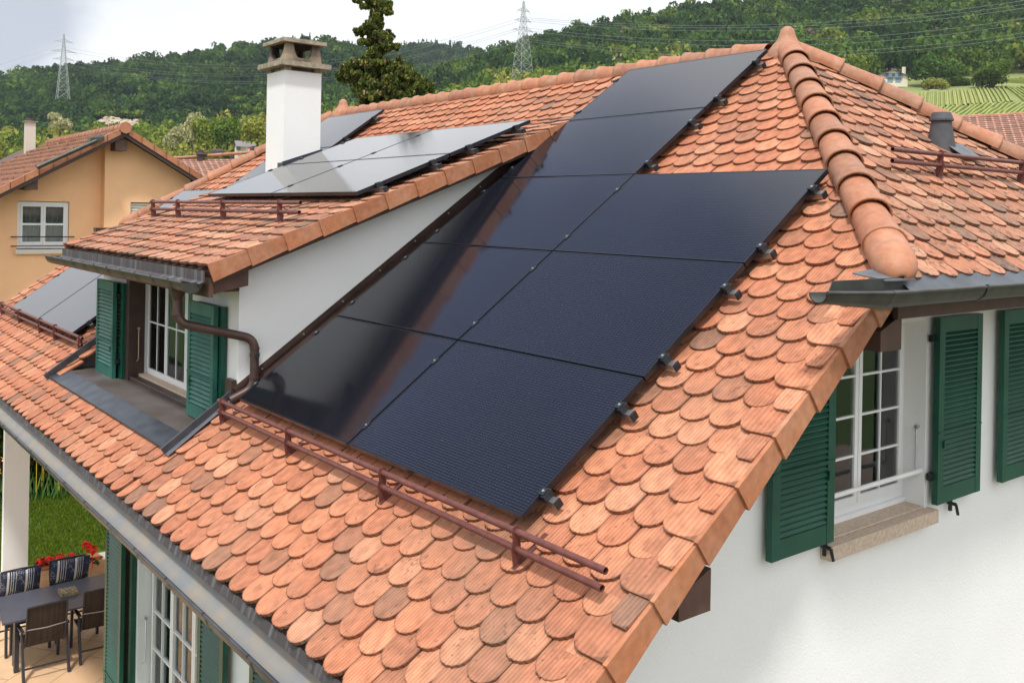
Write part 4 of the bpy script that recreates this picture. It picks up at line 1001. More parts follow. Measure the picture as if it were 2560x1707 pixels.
def wood(name, f, drange, prange, step, keep, style, hgt=4.2):
    Q, MI = [], []
    d = drange[0]
    while d < drange[1]:
        dpx = step / d * F_PX / 1.08844; px = prange[0] + rng.random() * dpx
        while px < prange[1]:
            pj = px + (rng.random() - .5) * dpx * .8; dj = d + (rng.random() - .5) * step * .9
            if keep(pj, dj):
                p = xy(pj, dj); z = f(pj, dj)
                mi, con, sc = style(pj, dj)
                T = TPC[rng.integers(3)] if con else (TPF[rng.integers(5)] if dj < 480 else TPL[rng.integers(7)])
                s = hgt * sc * (.68 + .8 * rng.random() ** 1.5) * (.7 if con else 1); an = rng.random() * 6.28; ca, sa = math.cos(an), math.sin(an)
                q = T.copy(); x = q[..., 0] * ca - q[..., 1] * sa; y = q[..., 0] * sa + q[..., 1] * ca
                zs = (1.9 if con else 1.0 + .35 * rng.random())
                o = np.stack([x * s + p.x, y * s + p.y, q[..., 2] * s * zs + z + s * (.8 if not con else .5)], -1)
                Q.append(o); MI.append(np.full(len(q), mi))
            px += dpx
        d += step
    ob = quads_object(name, np.concatenate(Q), np.concatenate(MI), LM); tag(ob, kind='stuff'); return ob
from mathutils import noise as mn
def nz_(px, d, s, o=0): return mn.noise(V(px / 1000 * d / s, d / s, o))
def edgeC(px):       # where the trees start (the open vineyard is nearer)
    return float(np.interp(px, [0, 380, 420, 530, 600, 1850, 1960, 2000, 2100, 2125, 2352, 2800], [330, 330, 360, 360, 300, 290, 425, 462, 462, 440, 444, 448]))
def styleC(px, d):
    v = nz_(px, d, 60) + nz_(px, d, 25, 5) * .7; con = False
    low = np.interp(px, [0, 300, 700, 1500, 1700, 2000], [1, 1, 1.0, .9, .3, .05]) * np.interp(d, [300, 450, 560, 620], [1, .8, .35, .0])
    r = rng.random()
    if r < .055 * (low > .35): return 6, False, .9
    if r > .975: return 7, False, .8
    if px > 1000 and d > 690 and rng.random() < .10: con = True
    t = 1.6 + v * 2.6 + low * 2.6 + rng.random() * 1.3 - .6
    return int(max(0, min(5, round(t)))), con, (.85 if con else 1.0) * (1.0 + .25 * (d < 480))
CL = lambda px, d: not (215 < px < 345 and d < 560)
wood('forest', fC, (292, 800), (-120, 2560), 6.9, lambda px, d: d > edgeC(px) + 14 * nz_(px, d, 30, 9) and not (212 < px < 338 and d < 356), styleC)
def styleA(px, d):
    v = nz_(px, d, 70) + nz_(px, d, 28, 5) * .7; r = rng.random()
    con = d > 850 and rng.random() < (.22 if px > 620 else .03)
    low = np.interp(d, [520, 640], [1, 0])
    if r < .03 * low: return 6, False, .9
    return int(max(0, min(5, round(1.3 + v * 2.2 + low * 1.7 + rng.random() * 1.2 - .5)))), con, 1.0
wood('forest', fA, (470, 940), (-120, 1150), 6.6, lambda px, d: not (214 < px < 336 and 585 < d < 655), styleA)
wood('forest', fB, (1130, 1500), (560, 1260), 9, lambda px, d: True, lambda px, d: (int(rng.integers(0, 3)), rng.random() < .35, 1.25))

# bare rock face in the wood on the left
b = MB(); n1, n2 = 40, 12; vs = []
for j in range(n2 + 1):
    for i in range(n1 + 1):
        px = 214 + 124 * i / n1; tb = 300; top = 270 + 4 * math.cos(i * .21 + 1) + 2.5 * mn.noise(V(i * .5, 3, 1)) + 14 * abs(i / 20 - 1) ** 3
        yd = tb + (top - tb) * j / n2; dd = 600 + 38 * j / n2 + 6 * mn.noise(V(i * .45, j * .7, 1)) + 5 * mn.noise(V(i * 1.3, j * 1.9, 4)); vs.append(D(px, yd, dd))
b.mesh(vs, [(j * (n1 + 1) + i, j * (n1 + 1) + i + 1, (j + 1) * (n1 + 1) + i + 1, (j + 1) * (n1 + 1) + i) for j in range(n2) for i in range(n1)])
tag(b.build('cliff', mat('pale_rock', (.52, .44, .31), .95, col2=(.28, .23, .15), nscale=.11, bump=.5, bscale=.4, detail=9)), kind='structure')
# shrubs at the cliff foot and top
Q = []; MI = []
for i in range(60):
    px = 206 + 140 * rng.random(); top = rng.random() < .3
    p = D(px, (262 + 6 * rng.random()) if top else (297 + 9 * rng.random()), 650 if top else 596)
    q = TPL[rng.integers(7)] * (2.6 + 1.6 * rng.random()); Q.append(q + np.array([p.x, p.y, p.z])[None, None]); MI.append(np.full(len(q), rng.integers(2, 5)))
tag(quads_object('cliff_shrubs', np.concatenate(Q), np.concatenate(MI), LM), kind='stuff')

def tree(name, label, cat, base, h, rad, mi, group=None, nq=2200, conif=False, seed=1, qs=.055, trunk=.35, mats=None, col=None):
    if name == 'shrub' or h > 10 and trunk == .35: trunk = .06
    r = empty(name, base, label, cat, group); base = V(*base)
    T = crown_template(nq, qs, conif, seed, lumps=11); hh = h * (1 - trunk)
    q = T * rad; q[..., 2] = T[..., 2] * hh * (.60 if name != 'shrub' else .72) + h * trunk + hh * (.36 if name != 'shrub' else .25)
    ob = quads_object('crown', q, np.full(len(q), 0), [LM[mi]]); ob.parent = r
    b = MB(); b.tube([base + V(0, 0, -.3), base + V(.05 * rad, 0, h * .4), base + V(.08 * rad, .03 * rad, h * .7)], [rad * .09, rad * .06, rad * .03], 8)
    for k in range(5):
        a = k * 1.26 + seed; s0 = base + V(.05 * rad, 0, h * (.35 + .06 * k)); b.tube([s0, s0 + V(math.cos(a) * rad * .5, math.sin(a) * rad * .5, h * .2)], [rad * .04, rad * .015], 6)
    b.build('trunk', M_BARK, r)
    return r
M_BARK = mat('bark', (.12, .085, .06), .95, noise=.4, nscale=6)
def onC(px, d): p = xy(px, d); return (p.x, p.y, fC(px, d))
tree('leafy_tree', 'round dark green tree right beside the white house at the vineyard edge', 'tree', onC(2128, 428), 13, 7.5, 2, 'trees at the vineyard edge', seed=3)
tree('leafy_tree', 'broad fresh green tree at the vineyard edge to the left of the blue tractor', 'tree', onC(2268, 405), 10.5, 8.5, 3, 'trees at the vineyard edge', seed=4)
tree('shrub', 'yellow flowering shrub between the vineyard house and the vines', 'shrub', onC(2143, 412), 5.5, 4.8, 5, seed=5)
tree('shrub', 'low green shrub, left of two on the grass above the vines', 'shrub', onC(2186, 424), 4, 3.6, 3, 'low shrubs above the vines', seed=6)
tree('shrub', 'low wide green shrub, right of two on the grass above the vines', 'shrub', onC(2212, 424), 3.6, 4.4, 3, 'low shrubs above the vines', seed=7)
for i, (px, yb, d, h, rd, mi, lab) in enumerate([
    (442, 343, 300, 9.5, 3.2, 6, 'pale cream blossoming tree above the vineyard strip, left of the brown roof chimney'),
    (396, 345, 300, 7, 2.8, 6, 'small cream blossoming tree just right of the orange house gable'),
    (476, 342, 298, 9, 4.2, 4, 'light green tree between the cream blossoming trees and the small grey roofed house'),
    (522, 343, 290, 8.5, 4.4, 3, 'green tree directly left of the small grey roofed house'),
    (590, 347, 280, 9.5, 4.8, 5, 'yellow-green tree directly left of the white chimney'),
    (137, 315, 340, 7.5, 3.4, 6, 'cream blossoming tree behind the ridge of the orange house')]):
    p = D(px, yb, d); tree('leafy_tree', lab, 'tree', (p.x, p.y, p.z), h, rd, mi, 'trees at the foot of the left hill', seed=30 + i, nq=2600, trunk=.06, qs=.06)

# vineyard: rows of vines climbing the slope, one soft mass
vm = mat('vine_leaves', (.24, .275, .055), .9, col2=(.19, .23, .045), nscale=.4, detail=6)
vt = mat('straw_strip', (.42, .35, .15), 1, col2=(.32, .30, .10), nscale=.3)
b = MB(); k = 0
def strip(px0, px1, d0, d1, w, h, mi, seg=10, wob=.0):
    pr0 = None
    for s_ in range(seg + 1):
        t = s_ / seg; d = d0 + (d1 - d0) * t; px = px0 + (px1 - px0) * t; c = xy(px, d); c.z = fC(px, d)
        r = R0 * w / 2; hh = h * (.8 + .4 * random.random())
        cur = [c - r + V(0, 0, -.3), c - r * .7 + V(0, 0, hh), c + r * .7 + V(0, 0, hh), c + r + V(0, 0, -.3)]
        if pr0: b.mesh(pr0 + cur, [(i, i + 1, 5 + i, 4 + i) for i in range(3)], mi)
        pr0 = cur
LAY0 = 335
for i in range(92):
    u = i / 92; px1 = 1740 + 800 * u; px0 = px1 + (px1 - 2150) * .16 + (20 if px1 > 2300 else 0)
    strip(px0, px1, LAY0, 398 + 4 * math.sin(i), .85, .8, 0, 12)
    if i % 2:
        q = px1 + 4.4; strip(px0 + 4.4, q, LAY0, 396, random.choice((.3, .5, .8)), .25, 1, 12)
for i in range(80):           # nearer block, rows running obliquely
    p0 = 1560 + i * 13.5; strip(p0, p0 + 75, 262, LAY0 - 7, 1.2, 1.3, 0, 10)
for i in range(26): strip(2380 + i * 9, 2290 + i * 9.5, 405, 432, 1.2, 1.4, 0, 5)
tag(b.build('vineyard', [vm, vt]), kind='stuff')
b = MB()
for i in range(30):
    d = 235 + i * 2.4; strip(380, 560, d, d, 1.1, 1.2, 0, 10)
tag(b.build('vineyard', [vm, vt]), kind='stuff')
b = MB(); strip(2126, 2160, 408, 411, 2.6, .25, 0, 5); tag(b.build('path', mat('gravel_track', (.45, .40, .32), 1)), kind='structure')

# ------------------------------------------------------------------ generic far houses
def gable_house(name, label, P0, along, width, length, zr, ze, zg, wall, roofm, over=.5, lower=None):
    """ridge from P0 along 'along' for length; gable end at P0; width across"""
    r = empty(name, (P0.x, P0.y, zg), label, 'house'); a = along.normalized(); s = V(-a.y, a.x, 0)
    b = MB(); w = width / 2
    for_ = [(P0 - s * w), (P0 + s * w)]
    g = [V(p.x, p.y, zg) for p in for_]; t = [V(p.x, p.y, ze) for p in for_]; rp = V(P0.x, P0.y, zr)
    b.prism([g[0], g[1], t[1], rp, t[0]], a * length)
    b.build('wall', wall, r)
    sl = (zr - ze) / w
    c = MB()
    for sg in (-1, 1):
        e0 = P0 + s * sg * (w + over) - a * over; e0.z = ze - sl * over + .06; r0 = P0 - a * over; r0.z = zr + .06
        c.prism([r0, e0, e0 + a * (length + 2 * over), r0 + a * (length + 2 * over)], V(0, 0, .22))
    c.build('roof', roofm, r)
    return r
def face_box(parent, name, mt, c, right, up, w, h, out, th=.05, ox=0, oz=0):
    b = MB(); p = c + right * (ox - w / 2) + up * (oz - h / 2)
    b.prism([p, p + right * w, p + right * w + up * h, p + up * h], out * th); return b.build(name, mt, parent)
M_PANE = mat('far_window_pane', (.03, .04, .06), .1, spec=.6); M_SKY = mat('skylight_glass', (.30, .36, .42), .06, spec=.9)
M_CREAM = mat('cream_wall', (.72, .66, .52), .9); M_GREYR = mat('grey_brown_roof', (.16, .13, .13), .8); M_BLUEP = mat('blue_grey_paint', (.20, .28, .38), .6)
# house above the vineyard
vhp = D(2058, 190, 432); upz = V(0, 0, 1)
Pm = D(2052, 160, 432); zgv = D(2052, 189.5, 432).z
vh = gable_house('vineyard_house', 'cream gabled house with blue-grey shutters and a balcony, alone above the vineyard', V(Pm.x, Pm.y, 0), FW, 13.2, 9, D(2052, 161.5, 432).z, D(2052, 176, 432).z, zgv - 2, M_CREAM, M_GREYR, .9)
cz = lambda x, y: D(x, y, 431.9)
for x in (2037.5, 2052, 2066.5):
    face_box(vh, 'window', M_PANE, cz(x, 172.5), R0, upz, 1.4, 1.5, -FW)
    for s_ in (-1, 1): face_box(vh, 'shutter', M_BLUEP, cz(x, 172.5), R0, upz, .75, 1.5, -FW, .1, ox=s_ * 1.15)
for x, w_ in ((2043, 2.8), (2063, 2.2)): face_box(vh, 'garage_door', M_BLUEP, cz(x, 184.5), R0, upz, w_ * 1.1, 1.9, -FW, .08)
face_box(vh, 'window', M_PANE, cz(2026, 170), R0, upz, 1.0, .8, -FW)
b = MB(); c = D(2053, 178.2, 431.2); b.box((0, 0, 0), (1, 1, 1), M=Matrix.Translation(c - R0 * 4.2) @ Matrix(((R0.x * 8.4, FW.x * .8, 0, 0), (R0.y * 8.4, FW.y * .8, 0, 0), (0, 0, .2, 0), (0, 0, 0, 1))))
b.bar(c - R0 * 4.2 + upz * 1.0, c + R0 * 4.2 + upz * 1.0, .08, .08)
for k in range(15): p = c - R0 * (4.2 - .6 * k); b.bar(p + upz * .2, p + upz * 1.0, .05, .05)
b.build('balcony', M_BLUEP, vh)
b = MB(); c = D(2076, 159, 434); b.box((c.x - .6, c.y - .6, c.z - 4.2), (c.x + .6, c.y + .6, c.z + .9)); b.build('chimney', M_CREAM, vh)
b = MB(); c = D(2024, 189, 431); 
b.prism([D(2019.5, 190, 431.2), D(2038, 190, 431.2), D(2038, 181.5, 431.2), D(2019.5, 177.5, 431.2)], FW * 3); b.build('annex_wall', M_CREAM, vh)
b = MB(); b.prism([D(2018, 177, 431), D(2038.5, 181.2, 431), D(2038.5, 179.8, 431), D(2030, 176.2, 431), D(2018, 176, 431)], FW * 3.4); b.build('annex_roof', mat('tile_red_far', (.45, .25, .18), .9), vh)
b = MB(); pts = [D(2030.5 + 4.0 * math.cos(t), 189 - 5.0 * math.sin(t), 431.1) for t in [math.pi * k / 10 for k in range(11)]]; b.prism(pts, FW * .05); b.build('arched_window', mat('teal_window', (.05, .22, .22), .4), vh)
# small house near the foot of the hill with a flag
p = D(553, 343, 285); zg_ = D(553, 349, 285).z
sh = gable_house('small_house', 'small house with a grey roof among the trees, to the left of the white chimney', V(p.x - 0, p.y, 0) - R0 * 1.4, (R0 + FW * .5), 4.6, 5.2, D(553, 325.5, 285).z, D(553, 337.5, 285).z, zg_ - 3, mat('pale_cream_wall', (.70, .68, .60), .9), mat('grey_slate_roof', (.22, .20, .20), .9), .5)
face_box(sh, 'window', M_PANE, D(548, 341, 282.4), R0, upz, 1.1, 1.1, -FW, .4)
fp = D(567.5, 350, 270)
fl_ = empty('flag', (fp.x, fp.y, fp.z), 'small red flag with a white cross beside the small grey roofed house', 'flag')
b = MB(); b.tube([fp - upz * 4, D(567.5, 340, 270)], .07, 6); b.build('flagpole', M_WPAINT, fl_)
b = MB(); b.prism([D(568, 341, 270), D(576, 341.5, 269.6), D(576, 349, 269.6), D(568, 348.5, 270)], FW * .05); fo_ = b.build('cloth', mat('flag_red', (.65, .02, .02), .8), fl_)
b = MB(); 
for (a, c_, e_, g_) in ((571.3, 342.6, 572.7, 347.4), (569.7, 344.3, 574.3, 345.7)): b.prism([D(a, c_, 269.5), D(e_, c_, 269.5), D(e_, g_, 269.5), D(a, g_, 269.5)], FW * .05 if a > 570.5 else FW * .07)
b.build('cross', M_WPAINT, fo_)

# tractor in the vines
tp = D(2311, 206.5, 400); tr = empty('tractor', (tp.x, tp.y, tp.z - 1.4), 'small blue tractor with a white wheel among the vine rows at the right', 'tractor')
M_BLUE = mat('tractor_blue', (.05, .16, .33), .5)
Mt = Matrix.Translation(V(tp.x, tp.y, tp.z - .9)) @ Matrix(((R0.x, FW.x, 0, 0), (R0.y, FW.y, 0, 0), (0, 0, 1, 0), (0, 0, 0, 1)))
b = MB(); b.box((.0, -.5, .3), (2.0, .5, 1.15), M=Mt); b.box((-1.2, -.55, .2), (0, .55, .9), M=Mt); b.build('bonnet', M_BLUE, tr)
b = MB(); b.prism([Mt @ V(-1.2, -.6, .9), Mt @ V(.05, -.6, .9), Mt @ V(-.1, -.6, 1.9), Mt @ V(-1.05, -.6, 1.9)], FW * 1.2); b.build('cab', M_PANE, tr)
b = MB(); b.box((-1.25, -.65, 1.9), (.05, .65, 2.02), M=Mt); b.build('cab_roof', M_BLUE, tr)
for x, r_w, mt in ((-.8, .75, M_WPAINT), (1.5, .48, M_DARK)):
    for y in (-.75, .75):
        b = MB(); c = Mt @ V(x, y, r_w - .35); b.tube([c - FW * .2, c + FW * .2], r_w, 16); w_ = b.build('wheel', M_DARK, tr)
        b = MB(); b.tube([c - FW * .22, c + FW * .22], r_w * .62, 12); b.build('rim', mt, w_)

b = MB(); b.box((5.2, -30, GZ - .02), (16, 22, GZ + .004)); tag(b.build('driveway', mat('brown_asphalt', (.24, .19, .15), .9, noise=.25, nscale=1.2)), kind='structure')
# houses close behind ours
def slab_roof(name, label, e0, e1, r0, r1, wallm, roofm, back=7):
    """two-slope roof from eave line e0-e1 up to ridge r0-r1, walls below"""
    h = empty(name, ((e0 + e1) / 2).to_tuple()[:2] + (GZ,), label, 'house')
    pl = Plane(e0, (e1 - e0), (r0 - e0)); Lx = (e1 - e0).length; Ls = (r0 - e0).length
    b = MB(); gk = .19; k = 0
    nC = int(Ls / .30)
    for k in range(nC):     # courses of interlocking tiles, each a stepped strip
        t0 = Ls * k / nC; t1 = Ls * (k + 1) / nC + .04; nx = int(Lx / .30)
        for i in range(nx):
            x0 = Lx * i / nx; x1 = Lx * (i + 1) / nx - .012; hh = random.uniform(0, .008)
            a_ = [pl.P(x0, t0, .05 + hh), pl.P(x1, t0, .05 + hh), pl.P(x1, t1, .012), pl.P(x0, t1, .012)]; f_ = [pl.P(x0, t0, .01), pl.P(x1, t0, .01)]
            o = random.random()
            b.face(a_, 0, uv=[(0, o), (.3, o), (.3, o + .3), (0, o + .3)]); b.face([f_[0], f_[1], a_[1], a_[0]], 0, uv=[(0, o)] * 4)
            n0 = len(b.v)
    b.build('roof', roofm, h)
    hz = V(pl.s.x, pl.s.y, 0).normalized(); 
    q = MB(); q.prism([e0, r0, r0 + hz * back + V(0, 0, -(r0.z - e0.z)), ], (e1 - e0)); 
    q.prism([e0 + hz * .5 - V(0, 0, .05), e1 + hz * .5 - V(0, 0, .05), e1 + hz * (back + 4) - V(0, 0, .05), e0 + hz * (back + 4) - V(0, 0, .05)], V(0, 0, GZ - e0.z))
    q.build('wall', wallm, h)
    c = MB(); n = int(Lx / .38)
    for i in range(n):
        a0 = r0 + (r1 - r0) * (i / n); a1 = r0 + (r1 - r0) * ((i + 1.12) / n); c.tube([a0 + V(0, 0, .0), a1 + V(0, 0, .0)], [.075, .085], 8)
    for fi in range(len(c.f)): c.uv[fi] = [(0, 0)] * len(c.f[fi])
    c.build('ridge_cap_tiles', T_CAP, h)
    return h, pl
def skylight(h, pl, x, t, w, l, panes=1):
    b = MB(); b.prism([pl.P(x, t, .06), pl.P(x + w, t, .06), pl.P(x + w, t + l, .06), pl.P(x, t + l, .06)], pl.n * .07); s = b.build('skylight', M_CLAMP, h)
    for k in range(panes):
        g = MB(); a = x + .06 + (w - .06) * k / panes; c = x + (w - .06) * (k + 1) / panes + (0 if panes > 1 else 0)
        g.prism([pl.P(a, t + .07, .132), pl.P(c, t + .07, .132), pl.P(c, t + l - .07, .132), pl.P(a, t + l - .07, .132)], pl.n * .006); g.build('skylight_pane', M_SKY, s)
h1, pl1 = slab_roof('brown_roof_house', 'house with a brown tiled roof, skylights and dark flues, half hidden behind the orange house', at(440, 520, 40), at(760, 520, 40), at(395, 399, 46), at(760, 371, 46), M_CREAM, T_FAR)
def solve_pl(pl, px, py):
    d = (FW + RR * ((px - 1280) / F_PX) - UU * ((py - 534.95) / F_PX)); t = (pl.O - CAM).dot(pl.n) / d.dot(pl.n); p = CAM + d * t; q = p - pl.O; return q.dot(pl.u), q.dot(pl.s), p
x_, t_, _ = solve_pl(pl1, 512, 418); x2_, _, _ = solve_pl(pl1, 560, 414); _, t2_, _ = solve_pl(pl1, 560, 403); skylight(h1, pl1, x_, t_, x2_ - x_, t2_ - t_, 3)
def flue(h, p, r, hh, hat=True, m=M_CLAMP, name='flue'):
    b = MB(); b.tube([p - V(0, 0, .3), p + V(0, 0, hh)], r, 12)
    if hat: b.tube([p + V(0, 0, hh * .62), p + V(0, 0, hh * .70), p + V(0, 0, hh * .86)], [r * 1.1, r * 1.7, r * 1.2], 12); b.tube([p + V(0, 0, hh), p + V(0, 0, hh * 1.25)], r * .55, 10)
    return b.build(name, m, h)
M_FLUE = mat('dark_flue_metal', (.06, .045, .05), .6)
_, _, p = solve_pl(pl1, 503, 402); flue(h1, p, .17, .42, m=M_FLUE); _, _, p = solve_pl(pl1, 495.5, 403); flue(h1, p, .07, .2, False, M_FLUE); _, _, p = solve_pl(pl1, 580, 392); flue(h1, p, .07, .13, False, M_FLUE)
p = at(545, 388, 47.5); b = MB(); b.tube([p, p + V(0, 0, .18), p + V(0, 0, .24)], [.28, .36, .3], 12); b.tube([p + V(0, 0, .2), p + V(0, 0, .30)], [.36, .18], 8); b.build('roof_vent', M_FLUE, h1)
p = at(637, 382, 47); b = MB(); b.box((p.x - .2, p.y - .2, p.z - .3), (p.x + .2, p.y + .2, p.z + .15)); b.box((p.x - .16, p.y - .16, p.z + .16), (p.x + .16, p.y + .16, p.z + .30)); b.build('chimney', M_FLUE, h1)
h2, pl2 = slab_roof('red_roof_house', 'house with a red tiled roof and two skylights at the right edge, below the vineyard', at(2330, 470, 30), at(2760, 450, 30), at(2325, 297, 38), at(2760, 276, 38), M_CREAM, T_FAR)
x_, t_, _ = solve_pl(pl2, 2503, 345); _, t2_, _ = solve_pl(pl2, 2540, 320); skylight(h2, pl2, x_, t_, 1.5, t2_ - t_)
x_, t_, _ = solve_pl(pl2, 2530, 378); _, t2_, _ = solve_pl(pl2, 2545, 350); skylight(h2, pl2, x_, t_, 1.6, t2_ - t_)
p = at(2337, 269, 30); b = MB(); b.tube([p + V(0, 0, -2.5), p + V(0, 0, .02)], .075, 12); b.tube([p + V(0, 0, -.12), p + V(0, 0, -.08)], .10, 12)
tag(b.build('flue_pipe', M_FLUE, h2))

# ------------------------------------------------------------------ orange neighbour house
M_ORANGE = mat('orange_render', (.95, .56, .31), .9, noise=.08, nscale=1.5, bump=.4, bscale=50, spec=.15)
nb = empty('orange_house', (-22, 4, GZ), 'orange rendered house with a gabled tile roof at the left edge', 'house')
RZ, RY, SL = 3.38, 4.03, .582
b = MB(); zn = lambda y: RZ - .12 - SL * abs(y - RY)
NWO = [(1.84, 2.99, .40, 1.555)]
wall_strips(b, lambda y: GZ, zn, [-3.0, 3.72], NWO, lambda y, z: V(-18, y, z), V(-.25, 0, 0))
b.prism([V(-18.25, -3.0, GZ), V(-18.25, 3.72, GZ), V(-18.25, 3.72, zn(3.72) - .01), V(-18.25, -3, zn(-3))], V(-.02, 0, 0))
wall_strips(b, lambda y: GZ, zn, [3.72, RY, 5.86], [(4.35, 5.6, .35, 1.58)], lambda y, z: V(-17.68, y, z), V(-.25, 0, 0))
b.prism([V(-17.931, 3.7201, GZ), V(-17.931, 3.7201, zn(3.72)), V(-18.24, 3.7201, zn(3.72)), V(-18.24, 3.7201, GZ)], V(0, .1, 0))
b.box((-30, 5.60, GZ), (-17.94, 5.86, zn(5.86)))
b.build('wall', M_ORANGE, nb)
NL = Plane((-17.2, RY, RZ), (-1, 0, 0), (0, -1, -SL)); NRt = Plane((-17.2, RY, RZ), (1, 0, 0), (0, 1, -SL))
b = MB()
q = math.hypot(1, SL)
def rooftiles(b, y0, y1, x0, x1, sg, cut=None):
    nC = int(abs(y1 - y0) * q / .33)
    for k in range(nC):
        ya = y0 + (y1 - y0) * k / nC; yb = y0 + (y1 - y0) * (k + 1) / nC      # from ridge down
        za = RZ - SL * abs(ya - RY); zb_ = RZ - SL * abs(yb - RY)
        nx = int((x1 - x0) / .22)
        xlim = x0
        for i in range(nx):
            xa = x0 + (x1 - x0) * i / nx; xb = x0 + (x1 - x0) * (i + 1) / nx
            if cut and cut((xa + xb) / 2, yb): continue
            o = random.random(); xm = (xa + xb) / 2; h0 = .0; h1 = .055 + random.uniform(0, .008)
            A_ = [V(xa, ya, za + .012), V(xb, ya, za + .012), V(xb, yb, zb_ + h1), V(xm, yb + .02 * sg, zb_ + h1 + .018), V(xa, yb, zb_ + h1)]
            b.face(A_, 0, uv=[(0, o), (.22, o), (.22, o + .3), (.11, o + .3), (0, o + .3)])
            b.face([V(xa, yb, zb_ + h1), V(xm, yb + .02 * sg, zb_ + h1 + .018), V(xb, yb, zb_ + h1), V(xb, yb, zb_), V(xa, yb, zb_)], 0, uv=[(0, o)] * 5)
rooftiles(b, RY, -3.4, -31, -17.24, -1, cut=lambda x, y: x < -25.0 - (RY - y) * .9)
b.build('roof', T_OLD, nb)
b = MB(); b.prism([V(-17.25, RY, RZ - .03), V(-17.25, 6.35, RZ - .03 - SL * 2.32), V(-17.25, 6.35, RZ - .10 - SL * 2.32), V(-17.25, RY, RZ - .10)], V(-12, 0, 0))
b.prism([V(-17.25, RY, RZ - .03), V(-17.25, -3.4, RZ - .03 - SL * 7.43), V(-17.25, -3.4, RZ - .10 - SL * 7.43), V(-17.25, RY, RZ - .10)], V(-12, 0, 0))
b.build('soffit', M_BROWNP, nb)
b = MB()
for ye in (6.38, -3.45):
    ze_ = RZ - SL * abs(ye - RY)
    b.prism([V(-17.17, RY, RZ - .02), V(-17.17, ye, ze_ - .02), V(-17.17, ye, ze_ - .20), V(-17.17, RY, RZ - .20)], V(-.04, 0, 0))
b.build('barge_board', mat('dark_brown_board', (.07, .045, .04), .7), nb)
b = MB()
for sg, n in ((1, 9), (-1, 25)):
    for k in range(n):
        ya = RY + sg * (.10 + .30 * k); yb = ya + sg * .315; za = RZ - SL * abs(ya - RY) + .05; zb_ = RZ - SL * abs(yb - RY) + .065; o = random.random()
        n0 = len(b.f)
        b.prism([V(-17.14, ya, za), V(-17.14, yb, zb_), V(-17.14, yb, zb_ - .17), V(-17.14, ya, za - .15)], V(-.025, 0, 0))
        b.prism([V(-17.165, ya, za), V(-17.165, yb, zb_), V(-17.165, yb, zb_ - .03), V(-17.165, ya, za - .03)], V(-.16, 0, 0))
        for fi in range(n0, len(b.f)): b.uv[fi] = [(o, o)] * len(b.f[fi])
b.build('verge_tiles', T_VERGE, nb)
b = MB(); 
for k in range(24):
    x0 = -17.10 - k * .335; b.tube([V(x0, RY, RZ + .02), V(x0 - .36, RY, RZ + .015)], [.125, .105], 12)
for fi in range(len(b.f)): b.uv[fi] = [(.4, .4)] * len(b.f[fi])
b.build('ridge_cap_tiles', T_CAP, nb)
b = MB(); b.tube([V(-17.09, RY, RZ + .02), V(-17.13, RY, RZ + .02)], .15, 8); 
for fi in range(len(b.f)): b.uv[fi] = [(.4, .4)] * len(b.f[fi])
b.build('ridge_end_cap', T_CAP, nb)
b = MB(); b.tube([V(-17.05, 3.35, RZ - SL * .62 + .02), V(-17.05, 2.05, RZ - SL * 2.02 + .13)], .05, 10); b.build('gutter', M_COPPER, nb)
b = MB(); b.prism([V(-17.02, 3.20, 3.00), V(-17.02, 3.52, 3.05), V(-17.25, 3.52, 3.12), V(-17.25, 3.20, 3.0)], V(0, 0, .09)); b.build('gutter_end', M_COPPER, nb)
for y, z in ((3.98, 3.0), (1.98, 1.98)):
    b = MB(); b.box((-18.1, y - .14, z - .16), (-17.25, y + .14, z + .10)); b.build('purlin_end', M_BROWNP, nb)
b = MB(); b.box((-18.1, 5.88, 1.9), (-17.35, 6.10, 2.02)); b.box((-18.2, 5.87, 1.6), (-17.55, 5.92, 1.95)); b.build('eaves_box', M_BROWNP, nb)
wo = window(nb, lambda a, z, d: V(-18.10 + d, a, z), V(1, 0, 0), 1.85, 2.98, .42, 1.54, 2, 1, 2, fw_=.06, lw=.05, mun=.05, curtain=.92)
b = MB(); b.box((-18.1, 1.80, .29), (-17.92, 3.02, .40)); b.build('window_sill', mat('pale_sill', (.66, .60, .52), .9), wo)
b = MB(); b.tube([V(-17.93, 1.70, .70), V(-17.93, 3.10, .70)], .012, 8); b.tube([V(-17.93, 1.70, .48), V(-17.93, 3.10, .48)], .012, 8)
for y in (1.72, 3.08):
    for z in (.70, .48): b.tube([V(-17.93, y, z), V(-18, y, z)], .014, 6)
b.build('window_rail', M_CLAMP, wo)
b = MB()
for k in range(18): z = .36 + k * .067; b.prism([V(-17.76, 4.36, z), V(-17.74, 4.36, z + .005), V(-17.75, 4.36, z + .058), V(-17.765, 4.36, z + .062)], V(0, 1.23, 0))
b.build('roller_shutter', mat('roller_shutter_white', (.62, .60, .52), .6), nb)
b = MB(); p = at(75, 322, 30); 
b.box((p.x - .14, p.y - .14, p.z - 1.5), (p.x + .14, p.y + .14, p.z + .20)); nc = b.build('chimney', mat('beige_chimney', (.60, .52, .44), .9), nb)
b = MB(); b.box((p.x - .19, p.y - .19, p.z + .20), (p.x + .19, p.y + .19, p.z + .23)); b.build('chimney_cap', M_CONC, nc)
b = MB(); b.tube([p + V(0, 0, .23), p + V(0, 0, .36)], [.10, .085], 10); b.tube([p + V(0, 0, .37), p + V(0, 0, .385)], .11, 10); b.build('flue', M_FLUE, nc)

